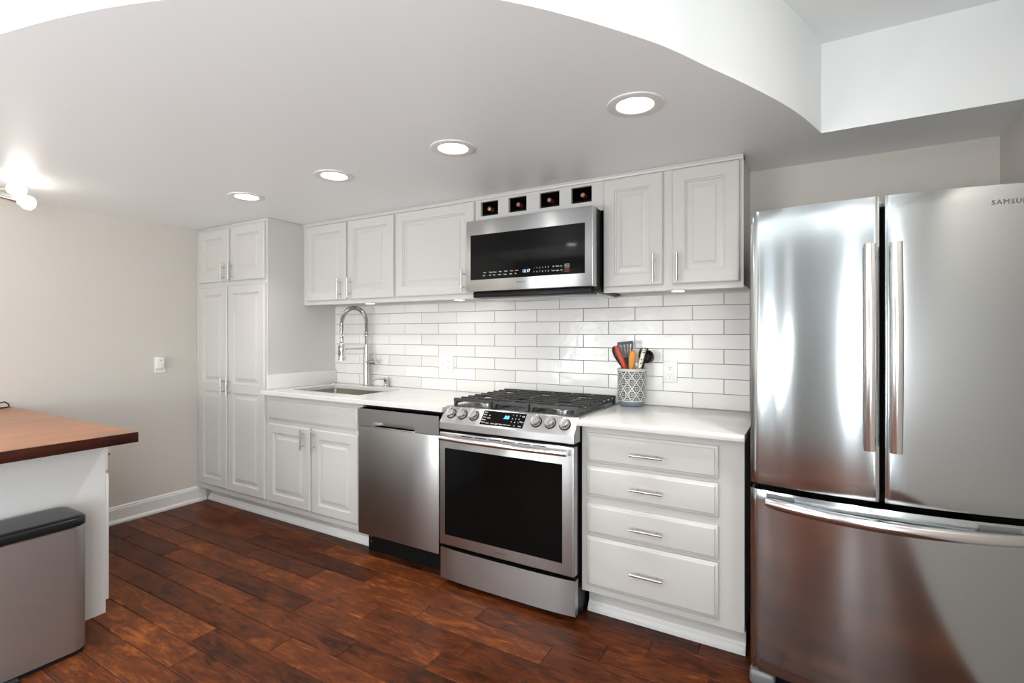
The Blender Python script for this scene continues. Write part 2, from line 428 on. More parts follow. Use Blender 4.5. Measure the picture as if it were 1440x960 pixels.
# ------------------------------------------------------------------ the room
XL, XR, ZC, ZH = -2.44, 2.33, 2.10, 2.455
# floor: planks with bevelled edges over a dark base
def floor():
    mb = MB(); bm = mb.bm
    lay = bm.loops.layers.uv.verify(); rl = bm.faces.layers.float.new('rnd')
    known = {0: [-1.9, -.85, .02, 1.095, 1.7], 1: [-1.4, -.35, .345, .943, 1.34, 1.95], 2: [-1.95, -1.2, -.64, .1, .746, 1.5], 3: [-1.7, -.9, -.1, .45, .95, 1.6],
             4: [-2.1, -1.618, -1.05, -.43, .37, 1.1, 1.75], 5: [-1.9, -1.3, -.7, .018, .65, 1.4], 6: [-2.0, -1.45, -.775, -.25, .3, 1.0, 1.7], 7: [-1.585, -.6, .15, .7, 1.3],
             8: [-1.9, -.99, -.5, .25, .9, 1.6], 9: [-1.4, -.39, .5, 1.2]}
    y = -0.61+0.125*5; row = -5
    while y > YB:
        js = known.get(row)
        if js is None:
            js = []; x = XL+random.uniform(0.1, 0.9)
            while x < XR-0.15: js.append(x); x += random.uniform(0.35, 1.15)
        xs = [XL-0.02]+js+[XR+0.02]
        for a, b in zip(xs, xs[1:]):
            g = 0.0009; x0, x1, y0, y1 = a+g, b-g, max(y-0.125, YB-0.02)+g, y-g
            rv = random.random(); ou, ov = random.uniform(0, 50), random.uniform(0, 50)
            bev = 0.0035; zz = 0.0
            lo = [(x0, y0), (x1, y0), (x1, y1), (x0, y1)]; hi = [(x0+bev, y0+bev), (x1-bev, y0+bev), (x1-bev, y1-bev), (x0+bev, y1-bev)]
            L = [bm.verts.new((px, py, -0.003)) for px, py in lo]; H = [bm.verts.new((px, py, zz)) for px, py in hi]
            fs = [bm.faces.new(H)]+[bm.faces.new((L[k], L[(k+1) % 4], H[(k+1) % 4], H[k])) for k in range(4)]
            for f in fs:
                f[rl] = rv
                for lp in f.loops: lp[lay].uv = (lp.vert.co.x+ou, lp.vert.co.y+ov)
        y -= 0.125; row += 1
    mb.mi = 1; mb.box(XL-0.1, XR+0.1, YB-0.1, 0.1, -0.06, -0.0035)
    o = mb.build('floor', [M_FLOOR, M_SUB], None, smooth=False)
    return struct(o)
floor()
struct(MB().box(XL-0.1, XR+0.1, 0, 0.1, 0, ZH+0.1).build('wall_back', M_WALL, smooth=False))
struct(MB().box(XL-0.1, XL, YB, 0, 0, ZH+0.1).build('wall_left', M_WALL, smooth=False))
def wall_right():
    mb = MB(); a, b = FILL_WINR[0]
    mb.box(XR, XR+0.1, YB, a, 0, ZH+0.1); mb.box(XR, XR+0.1, b, 0, 0, ZH+0.1)
    mb.box(XR, XR+0.1, a, b, 0, WZ0); mb.box(XR, XR+0.1, a, b, WZ1, ZH+0.1)
    struct(mb.build('wall_right', M_WALL, smooth=False))
    f = MB()
    for y0, y1, z0, z1 in ((a-.07, a, WZ0-.08, WZ1+.08), (b, b+.07, WZ0-.08, WZ1+.08), (a, b, WZ1, WZ1+.08), (a, b, WZ0-.08, WZ0)):
        f.box(XR-0.02, XR, y0, y1, z0, z1, 0.004, 1)
    struct(f.build('window_5', M_TRIM, smooth=False))  # frame of the added side opening, never in view
wall_right()
# wall behind the camera with made-up window openings
def wall_front():
    mb = MB(); xs = [XL-0.1]
    for a, b in FILL_WIN: xs += [a, b]
    xs.append(XR+0.1)
    for k in range(len(xs)-1):
        if k % 2 == 0: mb.box(xs[k], xs[k+1], YB-0.1, YB, 0, ZH+0.1)
        else:
            mb.box(xs[k], xs[k+1], YB-0.1, YB, 0, WZ0); mb.box(xs[k], xs[k+1], YB-0.1, YB, WZ1, ZH+0.1)
    struct(mb.build('wall_front', M_FAR, smooth=False))
    for i, (a, b) in enumerate(FILL_WIN):
        f = MB()
        for x0, x1, z0, z1 in ((a-.07, a, WZ0-.08, WZ1+.08), (b, b+.07, WZ0-.08, WZ1+.08), (a, b, WZ1, WZ1+.08), (a, b, WZ0-.08, WZ0)):
            f.box(x0, x1, YB, YB+0.02, z0, z1, 0.004, 1)
        struct(f.build('window_%d' % (i+1), M_TRIM, smooth=False))  # frames of the added openings, never in view
wall_front()

# ceilings: the raised one over the room and the dropped one with its curved front
CURVE = [(-2.44, -2.36), (-1.9, -2.40), (-1.3, -2.41), (-0.7, -2.37), (-0.2, -2.289), (0.24, -2.175), (0.66, -1.985), (1.0, -1.76), (1.27, -1.412), (1.409, -1.147), (1.491, -.982), (1.583, -.776), (1.646, -.604), (1.706, -.398)]
def spline(P, n=8):
    out = []
    for i in range(len(P)-1):
        p0, p1, p2, p3 = (Vector(P[max(i-1, 0)]), Vector(P[i]), Vector(P[i+1]), Vector(P[min(i+2, len(P)-1)]))
        for k in range(n):
            t = k/n
            out.append(0.5*((2*p1)+(p2-p0)*t+(2*p0-5*p1+4*p2-p3)*t*t+(3*p1-p0-3*p2+p3)*t**3))
    out.append(Vector(P[-1])); return [(v.x, v.y) for v in out]
def soffit():
    mb = MB(); c = spline(CURVE)
    poly = c+[(XR, -.398), (XR, 0), (XL, 0)]
    mb.prism(poly, 'z', ZC, ZH)
    return struct(mb.build('ceiling', M_CEIL, ang=40))
soffit()
struct(MB().box(XL-0.1, XR+0.1, YB-0.1, 0.1, ZH, ZH+0.08).build('ceiling.001', M_CEIL, smooth=False))

# baseboard of the left wall
def base_profile(h=0.118, t=0.014):
    return [(0, 0), (t+0.012, 0), (t+0.012, 0.012), (t+0.004, 0.024), (t, 0.026), (t, h-0.022), (t-0.003, h-0.018), (t-0.004, h-0.008), (t-0.010, h), (0, h)]
struct(MB().prism([(p[0]+XL, p[1]) for p in base_profile()], 'y', -1.668, -0.53).build('baseboard_left', M_TRIM, ang=20))

# ------------------------------------------------------------------ backsplash
def backsplash():
    mb = MB(); bm = mb.bm; rl = bm.faces.layers.float.new('rnd')
    x0, x1, z0, z1 = -1.566, 1.412, 0.914, 1.507
    mb.mi = 1; mb.box(x0, x1, -0.0065, -0.001, z0, z1); mb.mi = 0
    P = 0.3044; H = 0.0755; zb = 0.918-H; r = 0
    while zb < z1:
        off = -0.839 if (r % 2 == 0) else -0.9915
        a = off-P*4
        while a < x1:
            u0, u1, v0, v1 = max(a+0.0014, x0), min(a+P-0.0014, x1), max(zb+0.0014, z0), min(zb+H-0.0014, z1)
            if v0-z0 < 0.008: v0 = z0+0.0004
            if u1-u0 > 0.01 and v1-v0 > 0.006:
                n0 = len(bm.faces)
                ty = random.uniform(-0.0006, 0.0006)
                y = -0.0095
                mb.rloops(u0, u1, v0, v1, [(0, -0.006), (0, y+0.0015), (0.0016, y+ty*0.3)])
                bm.faces.ensure_lookup_table(); rv = random.random()
                t1, t2 = random.uniform(-0.0005, 0.0005), random.uniform(-0.0005, 0.0005)
                f = bm.faces[len(bm.faces)-1]
                f.verts[0].co.y += t1; f.verts[1].co.y += t2; f.verts[2].co.y -= t1; f.verts[3].co.y -= t2
                for f in bm.faces[n0:]: f[rl] = rv
            a += P
        zb += H; r += 1
    o = mb.build('tile_backsplash', [M_TILE, M_GROUT], None, ang=25)
    tag(o, 'glossy white subway tile backsplash with grey grout behind the worktop', 'backsplash')
backsplash()

# ------------------------------------------------------------------ tall pantry cabinet
def toe(parent, x0, x1, y=-0.505, h=0.115, name='toe_kick'):
    MB().box(x0, x1, y, y+0.016, 0, h).build(name, M_KICK, parent, smooth=False)
    MB().prism([(y, 0), (y-0.020, 0), (y-0.020, 0.014), (y-0.0165, 0.016), (y-0.0165, 0.0175), (y-0.014, 0.019), (y-0.012, 0.029), (y-0.008, 0.031), (y-0.008, 0.0325), (y-0.0045, 0.034), (y-0.003, 0.041), (y, 0.043)], 'x', x0, x1).build('shoe_moulding', M_TRIM, parent, smooth=False)
XP = -1.562
def pantry():
    t = thing('pantry_cabinet', 'tall off-white pantry cabinet with four raised-panel doors in the left corner', 'cabinet', (-2.0, -0.3, 0))
    MB().box(XL+0.001, XP, -0.572, 0, 0.115, ZC-0.001).build('carcass', M_CAB, t, smooth=False)
    f = MB(); yf = -0.588
    for a, b, c, d in ((XL+0.001, -2.375, .115, ZC-.016), (-1.588, XP, .115, ZC-.016), (-2.375, -1.588, 2.062, ZC-.016), (-2.375, -1.588, 1.63, 1.70), (-2.375, -1.588, .115, .17), (-2.04, -1.955, 1.70, 2.062)):
        f.box(a, b, yf, -0.572, c, d)
    f.build('face_frame', M_CAB, t, smooth=False)
    MB().box(XL+0.001, XP+0.004, yf-0.006, -0.3, ZC-0.016, ZC-0.0015, 0.003).build('top_moulding', M_CAB, t)
    MB().box(XL+0.001, XL+0.022, yf-0.004, yf, 0.115, ZC-0.016, 0.002, 1).build('scribe_strip', M_CAB, t)
    specs = [(-2.388, -2.000, 1.682, 2.070, None, (-2.047, 1.747)), (-1.976, -1.580, 1.682, 2.073, None, (-1.948, 1.751)),
             (-2.388, -2.022, .158, 1.645, 1, (-2.044, .914)), (-2.006, -1.576, .156, 1.648, 1, (-1.972, .911))]
    for x0, x1, z0, z1, two, (hx, hz) in specs:
        op = [(z0+.058, .872), (.938, z1-.058)] if two else None
        d = panel_door(x0, x1, z0, z1, yf, op, fr=0.062).build('door', M_CAB, t, ang=25)
        pull(d, hx, hz, yf-0.019, 0.128)
    toe(t, XL+0.028, XP)
    return t
pantry()

# ------------------------------------------------------------------ base cabinets
def sink_cabinet():
    t = thing('sink_base_cabinet', 'off-white sink base cabinet with two raised-panel doors and false drawer front', 'cabinet', (-1.12, -0.3, 0))
    x0, x1, yf = XP+0.001, -0.643, -0.588
    c = MB(); c.box(x0, x0+.018, -.57, -.005, .115, .88); c.box(x1-.018, x1, -.57, -.005, .115, .88); c.box(x0, x1, -.57, -.005, .115, .133); c.box(x0, x1, -.02, -.005, .133, .88)
    c.build('carcass', M_CAB, t, smooth=False)
    f = MB()
    for a, b, cc, d in ((x0, -1.528, .115, .884), (-.690, x1, .115, .884), (-1.528, -.690, .836, .884), (-1.528, -.690, .675, .725), (-1.528, -.690, .115, .16), (-1.115, -1.075, .16, .675)):
        f.box(a, b, yf, -0.57, cc, d)
    f.build('face_frame', M_CAB, t, smooth=False)
    slab_front(-1.538, -.682, .716, .848, yf).build('false_drawer_front', M_CAB, t, ang=25)
    d = panel_door(-1.538, -1.104, .156, .689, yf).build('door', M_CAB, t, ang=25); pull(d, -1.155, .615, yf-0.019, 0.128)
    d = panel_door(-1.083, -.674, .154, .689, yf).build('door', M_CAB, t, ang=25); pull(d, -1.050, .618, yf-0.019, 0.128)
    toe(t, x0, -.645)
sink_cabinet()

def drawer_cabinet():
    t = thing('drawer_base_cabinet', 'off-white base cabinet with four drawers between the range and refrigerator', 'cabinet', (1.1, -0.3, 0))
    x0, x1, yf = .762, 1.445, -0.588
    MB().box(x0, x1, -.57, -.005, .115, .883).build('carcass', M_CAB, t, smooth=False)
    MB().box(x0, x1, yf, -.57, .125, .883).build('face_frame', M_CAB, t, smooth=False)
    for z0, z1, hz in ((.719, .852, .779), (.566, .701, .630), (.395, .532, .460), (.158, .384, .269)):
        d = slab_front(.790, 1.350, z0, z1, yf).build('drawer', M_CAB, t, ang=25)
        pull(d, 1.068, hz, yf-0.019, 0.140, False)
    toe(t, .764, 1.442)
drawer_cabinet()

# ------------------------------------------------------------------ worktops
HX0, HX1, HY0, HY1 = -1.44, -.775, -.50, -.115
def worktops():
    z0, z1, yb, yf = .886, .914, -.011, -.648
    mb = MB(); x0, x1 = XP+0.001, -.003
    xs = [x0, HX0, HX1, x1]; ys = [yf, HY0, HY1, yb]
    bm = mb.bm
    for zz in (z0, z1):
        for i in range(3):
            for j in range(3):
                if i == 1 and j == 1: continue
                mb.face([(xs[i], ys[j], zz), (xs[i+1], ys[j], zz), (xs[i+1], ys[j+1], zz), (xs[i], ys[j+1], zz)])
    def side(a, b): mb.face([(*a, z0), (*b, z0), (*b, z1), (*a, z1)])
    for P, Q in ((xs, ys),):
        for i in range(3):
            side((xs[i], yf), (xs[i+1], yf)); side((xs[i], yb), (xs[i+1], yb)); side((x0, ys[i]), (x0, ys[i+1])); side((x1, ys[i]), (x1, ys[i+1]))
    for a, b in (((HX0, HY0), (HX1, HY0)), ((HX1, HY0), (HX1, HY1)), ((HX1, HY1), (HX0, HY1)), ((HX0, HY1), (HX0, HY0))): side(a, b)
    bmesh.ops.remove_doubles(bm, verts=bm.verts, dist=1e-5)
    o = mb.build('quartz_worktop', M_QUARTZ, None, ang=30)
    tag(o, 'white quartz worktop with the sink cut into it, left of the range', 'worktop', 'quartz worktops')
    m = o.modifiers.new('bevel', 'BEVEL'); m.width = 0.0025; m.segments = 2; m.limit_method = 'ANGLE'
    o = MB().box(.760, 1.452, yf, yb, z0, z1, 0.0025).build('quartz_worktop', M_QUARTZ)
    tag(o, 'short white quartz worktop under the utensil crock, beside the refrigerator', 'worktop', 'quartz worktops')
    o = MB().box(XP+0.0005, XP+.020, -.600, yb-.0005, .9145, 1.016, 0.0025).build('side_splash', M_QUARTZ)
    tag(o, 'low white quartz upstand against the side of the pantry cabinet', 'upstand')
worktops()

# sink: undermount steel basin
def sink():
    t = thing('kitchen_sink', 'undermount stainless steel sink basin set in the white worktop', 'sink', ((HX0+HX1)/2, (HY0+HY1)/2, .68))
    mb = MB(); e = 0.012
    def rr(x0, x1, y0, y1, r, z, n=5):
        pts = []
        for cx, cy, a0 in ((x1-r, y1-r, 0), (x0+r, y1-r, 90), (x0+r, y0+r, 180), (x1-r, y0+r, 270)):
            for k in range(n+1):
                a = math.radians(a0+90*k/n); pts.append((cx+r*math.cos(a), cy+r*math.sin(a), z))
        return pts
    X0, X1, Y0, Y1 = HX0-.006, HX1+.006, HY0-.006, HY1+.006
    rings = [rr(X0-.02, X1+.02, Y0-.02, Y1+.02, .03, .8855), rr(X0, X1, Y0, Y1, .025, .8855), rr(X0+.004, X1-.004, Y0+.004, Y1-.004, .022, .70), rr(X0+.012, X1-.012, Y0+.012, Y1-.012, .02, .688), rr(X0+.05, X1-.05, Y0+.05, Y1-.05, .02, .684)]
    R = [[mb.bm.verts.new(p) for p in r] for r in rings]
    for A, B in zip(R, R[1:]):
        n = len(A)
        for k in range(n): mb.bm.faces.new((A[k], A[(k+1) % n], B[(k+1) % n], B[k]))
    mb.bm.faces.new(R[-1])
    mb.build('basin', M_SINK, t, ang=40)
    MB().lathe([(0.056, 0), (0.056, 0.003), (0.046, 0.003), (0.040, 0.0005), (0.012, 0.0005), (0.010, 0.004), (0.002, 0.005)], ((HX0+HX1)/2, -.26, .6845)).build('drain', M_NICKEL, t)
sink()

# faucet: column, spring arch, docking arm, spray head, side lever
def faucet():
    fx, fy, z = -1.165, -.062, .914
    t = thing('kitchen_faucet', 'brushed nickel spring-neck pull-down faucet with side lever behind the sink', 'faucet', (fx, fy, z))
    MB().lathe([(0.028, 0), (0.028, 0.006), (0.0235, 0.010), (0.0225, 0.012), (0.0225, 0.235), (0.0215, 0.240), (0.018, 0.243)], (fx, fy, z)).build('column', M_CHROME, t)
    MB().lathe([(0.017, 0), (0.017, 0.030), (0.0135, 0.034), (0.0125, 0.120), (0.015, 0.124), (0.015, 0.135), (0.010, 0.137)], (fx, fy, z+.240)).build('riser', M_CHROME, t)
    # arch path
    path = []; yh = -.292; zc = 1.372; cyc = (fy-.004+yh)/2; R = abs(fy-yh)/2
    for k in range(6): path.append((fx, fy, 1.285+(zc-1.285)*k/6))
    for k in range(33):
        a = PI*k/32; path.append((fx, fy+(yh-fy)*(1-math.cos(a))/2, zc+0.112*math.sin(a)))
    for k in range(1, 8): path.append((fx, yh, zc-0.105*k/7))
    MB().tube(path, 0.0075, 10).build('hose', M_GREYPL, t)
    # coil
    P = [Vector(p) for p in path]; d = [0]
    for a, b in zip(P, P[1:]): d.append(d[-1]+(b-a).length)
    L = d[-1]; turns = 52; pts = []; N = turns*12
    j = 0
    for i in range(N+1):
        s = L*i/N
        while j < len(d)-2 and d[j+1] < s: j += 1
        q = P[j].lerp(P[j+1], (s-d[j])/max(d[j+1]-d[j], 1e-6)); tg = (P[j+1]-P[j]).normalized()
        nx = Vector((1, 0, 0)); nb = tg.cross(nx)
        a = 2*PI*turns*i/N
        pts.append(q+(nx*math.cos(a)+nb*math.sin(a))*0.0145)
    MB().tube(pts, 0.0025, 6).build('spring', M_CHROME, t)
    sh = MB().lathe([(0.012, 0), (0.014, -0.012), (0.014, -0.03), (0.012, -0.035), (0.0185, -0.045), (0.0195, -0.115), (0.0205, -0.120), (0.027, -0.142), (0.028, -0.156), (0.0, -0.157)], (fx, yh, 1.268)).build('spray_head', M_CHROME, t)
    MB().box(fx-.007, fx+.007, yh-.030, yh-.018, 1.145, 1.215, 0.004).build('spray_trigger', M_GREYPL, sh)
    MB().tube([(fx, fy, 1.190), (fx, yh+.03, 1.190)], 0.0065, 10).lathe([(0.0235, -0.009), (0.0235, 0.009), (0.018, 0.009), (0.018, -0.009)], (fx, yh, 1.190), seg=20, cap=False).lathe([(0.0205, -0.012), (0.0205, 0.012)], (fx, fy, 1.190)).build('docking_arm', M_CHROME, t)
    MB().tube([(fx, fy, 1.090), (fx+.030, fy, 1.090), (fx+.032, fy, 1.090), (fx+.088, fy, 1.092), (fx+.096, fy, 1.092)], [0.019, 0.019, 0.015, 0.0135, 0.011], 14).build('valve_body', M_CHROME, t)
    MB().tube([(fx+.082, fy, 1.090), (fx+.086, fy-.002, 1.12), (fx+.090, fy-.004, 1.178)], [0.009, 0.007, 0.006], 10).build('lever', M_CHROME, t)
faucet()
def soap():
    x, y, z = -.985, -.045, .914
    t = thing('soap_dispenser', 'short nickel soap dispenser with thin spout right of the faucet', 'soap dispenser', (x, y, z))
    MB().lathe([(0.0225, 0), (0.0225, 0.004), (0.015, 0.012), (0.0125, 0.020), (0.0125, 0.026), (0.0165, 0.032), (0.0165, 0.062), (0.012, 0.066)], (x, y, z)).build('pump_body', M_CHROME, t)
    MB().tube([(x, y, z+.052), (x-.03, y-.015, z+.058), (x-.065, y-.032, z+.056), (x-.088, y-.044, z+.050)], [0.007, 0.006, 0.0055, 0.005], 10).build('spout', M_CHROME, t)
    o = MB().lathe([(0.021, 0), (0.021, 0.004), (0.015, 0.0085), (0.0, 0.009)], (-1.515, -.062, .914)).build('air_switch_button', M_CHROME)
    tag(o, 'small round metal button on the worktop corner left of the faucet', 'button')
soap()

# ------------------------------------------------------------------ wall cabinets
ZU, YU = 1.507, -0.297
def upper(name, label, x0, x1, doors, rail=()):
    t = thing(name, label, 'cabinet', ((x0+x1)/2, -.15, ZU))
    MB().box(x0, x1, YU+.018, -.001, ZU+.012, ZC-.001).build('carcass', M_CAB, t, smooth=False)
    f = MB(); ends = [x0, x1]
    f.box(x0, x1, YU, YU+.018, ZU, ZC-.016)
    f.build('face_frame', M_CAB, t, smooth=False)
    MB().prism([(YU+.05, ZC-.0015), (YU-.013, ZC-.0015), (YU-.013, ZC-.006), (YU-.009, ZC-.011), (YU-.006, ZC-.020), (YU, ZC-.022), (YU+.05, ZC-.022)], 'x', x0, x1).build('top_moulding', M_CAB, t, ang=20)
    for a, b, hx in doors:
        d = panel_door(a, b, 1.535, 2.074, YU).build('door', M_CAB, t, ang=25)
        pull(d, hx, 1.613, YU-.019, 0.135)
    return t
upper('wall_cabinet', 'off-white double wall cabinet above the sink and faucet', XP+.001, -.654, [(-1.510, -1.103, -1.150), (-1.080, -.662, -1.052)])
upper('wall_cabinet', 'off-white single-door wall cabinet immediately left of the microwave', -.653, -.003, [(-.640, -.030, -.097)])
upper('wall_cabinet', 'off-white double wall cabinet between the microwave and refrigerator', .760, 1.412, [(.764, 1.060, 1.022), (1.104, 1.397, 1.133)])
def wine():
    t = thing('wine_rack_cabinet', 'narrow off-white wine rack with four square openings above the microwave', 'cabinet', (.378, -.15, 1.94))
    x0, x1, z0, z1 = -.002, .759, 1.93, ZC-.016
    holes = [(.008, .126), (.196, .312), (.393, .512), (.580, .695)]; h0, h1 = 1.983, 2.066
    mb = MB(); xs = [x0]
    for a, b in holes: xs += [a, b]
    xs.append(x1)
    for k in range(len(xs)-1):
        if k % 2 == 0: mb.box(xs[k], xs[k+1], YU, YU+.018, z0, z1)
        else: mb.box(xs[k], xs[k+1], YU, YU+.018, z0, h0); mb.box(xs[k], xs[k+1], YU, YU+.018, h1, z1)
    mb.build('face_frame', M_CAB, t, smooth=False)
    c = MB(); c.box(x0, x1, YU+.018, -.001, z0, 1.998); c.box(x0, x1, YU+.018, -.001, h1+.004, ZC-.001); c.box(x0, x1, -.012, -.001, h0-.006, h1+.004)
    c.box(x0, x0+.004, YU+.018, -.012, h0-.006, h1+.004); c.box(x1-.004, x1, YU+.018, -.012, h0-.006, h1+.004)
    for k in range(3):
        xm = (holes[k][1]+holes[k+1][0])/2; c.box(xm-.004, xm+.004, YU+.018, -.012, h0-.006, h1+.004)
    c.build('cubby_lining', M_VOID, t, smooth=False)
    MB().prism([(YU+.05, ZC-.0015), (YU-.013, ZC-.0015), (YU-.013, ZC-.006), (YU-.009, ZC-.011), (YU-.006, ZC-.020), (YU, ZC-.022), (YU+.05, ZC-.022)], 'x', x0, x1).build('top_moulding', M_CAB, t, ang=20)
    spots = [(.040, 'in the leftmost rack opening, copper top at its left edge', M_FOIL), (.237, 'in the second rack opening from the left', M_CORK), (.432, 'in the third rack opening from the left', M_CORK), (.629, 'in the rightmost rack opening above the microwave', M_CORK)]
    zc = 2.0335
    for i, (x, where, cap) in enumerate(spots):
        b = thing('wine_bottle', 'dark wine bottle lying '+where, 'bottle', (x, -.14, zc), 'wine bottles in the rack')
        MB().lathe([(0.030, 0), (0.035, 0.006), (0.035, 0.150), (0.032, 0.163), (0.020, 0.182), (0.0145, 0.192), (0.0135, 0.205)], (x, -.016, zc), (0, -1, 0)).build('bottle_body', M_BOTTLE, b)
        MB().lathe([(0.0136, 0), (0.0136, 0.030), (0.0132, 0.040), (0.012, 0.041)], (x, -.016-.2, zc), (0, -1, 0)).build('foil_capsule', M_FOILRED if i else M_FOIL, b)
        MB().lathe([(0.0105, 0), (0.0105, 0.003), (0.009, 0.004)], (x, -.2568, zc), (0, -1, 0)).build('cork', cap, b)
wine()

# ------------------------------------------------------------------ over-the-range microwave
def microwave():
    t = thing('microwave', 'stainless over-the-range microwave with black glass door below the wine rack', 'microwave', (.38, -.2, 1.51))
    z0, z1, yf = 1.533, 1.925, -.439
    MB().box(.008, .752, -.372, -.001, 1.512, z1, 0.003).build('casing', M_BLACK, t)
    d = MB().box(.004, .757, yf, -.380, z0, z1, 0.004)
    d = d.build('door', M_STEEL, t)
    MB().box(.034, .716, yf-.0015, yf+.002, 1.597, 1.845, 0.0008, 1).build('door_glass', M_BLACKGLASS, d)
    mb = MB(); y = yf-.0018
    for i, x in enumerate((.135, .175, .20, .235, .270, .305, .335)):
        text_mesh(mb, ('Popcorn', 'Reheat', 'Potato', 'Melt', 'Defrost', 'Auto', 'Cook')[i][:4+i % 3], .0085, front_at(x-.005, y, 1.634))
    mb.build('program_labels', M_PRINT, d, smooth=False); mb = MB()
    for i, x in enumerate((.135, .175, .20, .235, .270, .305, .335)):
        text_mesh(mb, ('Start', 'Soft', 'Veg', 'Snack', 'Keep', 'Sens', 'Fan')[i], .0085, front_at(x-.010, y, 1.618))
    mb.build('program_labels', M_PRINT, d, smooth=False); mb = MB()
    for i in range(6):
        text_mesh(mb, '-12345'[i], .010, front_at(.435+.0165*i, y, 1.640)); text_mesh(mb, '+67890'[i], .010, front_at(.435+.0165*i, y, 1.620))
    mb.build('number_keys', M_PRINT, d, smooth=False); mb = MB()
    for i, x in enumerate((.545, .568, .590)):
        text_mesh(mb, ('Hi', 'Vent', 'Lo')[i], .010, front_at(x, y, 1.641)); text_mesh(mb, ('Timer', 'Light', 'My')[i], .009, front_at(x, y, 1.620))
    mb.build('function_keys', M_PRINT, d, smooth=False); mb = MB()
    text_mesh(mb, 'START', .007, front_at(.620, y, 1.641))
    def ring(x0, x1, za, zb):
        for a, b, c, e in ((x0, x1, za, za+.0012), (x0, x1, zb-.0012, zb), (x0, x0+.0012, za, zb), (x1-.0012, x1, za, zb)): mb.box(a, b, y-.0002, y+.0008, c, e)
    ring(.608, .632, 1.633, 1.649)
    mb.build('start_button', M_PRINT, d, smooth=False)
    mb = MB(); ring(.608, .632, 1.611, 1.628); text_mesh(mb, 'OFF', .007, front_at(.620, y, 1.620)); mb.build('off_button', M_PRINTRED, d, smooth=False)
    c = MB(); text_mesh(c, '12:17', .021, front_at(.388, y, 1.628)); c.build('clock_display', M_DIGITW, d, smooth=False)
    g = MB(); text_mesh(g, 'SAMSUNG', .012, front_at(.355, yf-.0005, 1.572), spacing=1.15); g.build('logo', M_LOGO, d, smooth=False)
    MB().box(.03, .735, -.41, -.31, 1.500, 1.5325, 0.006).build('vent_grille', M_BLACK, t)
    MB().box(.03, .735, -.31, -.02, 1.498, 1.5125, 0.003).build('bottom_panel', M_STEEL, t)
microwave()

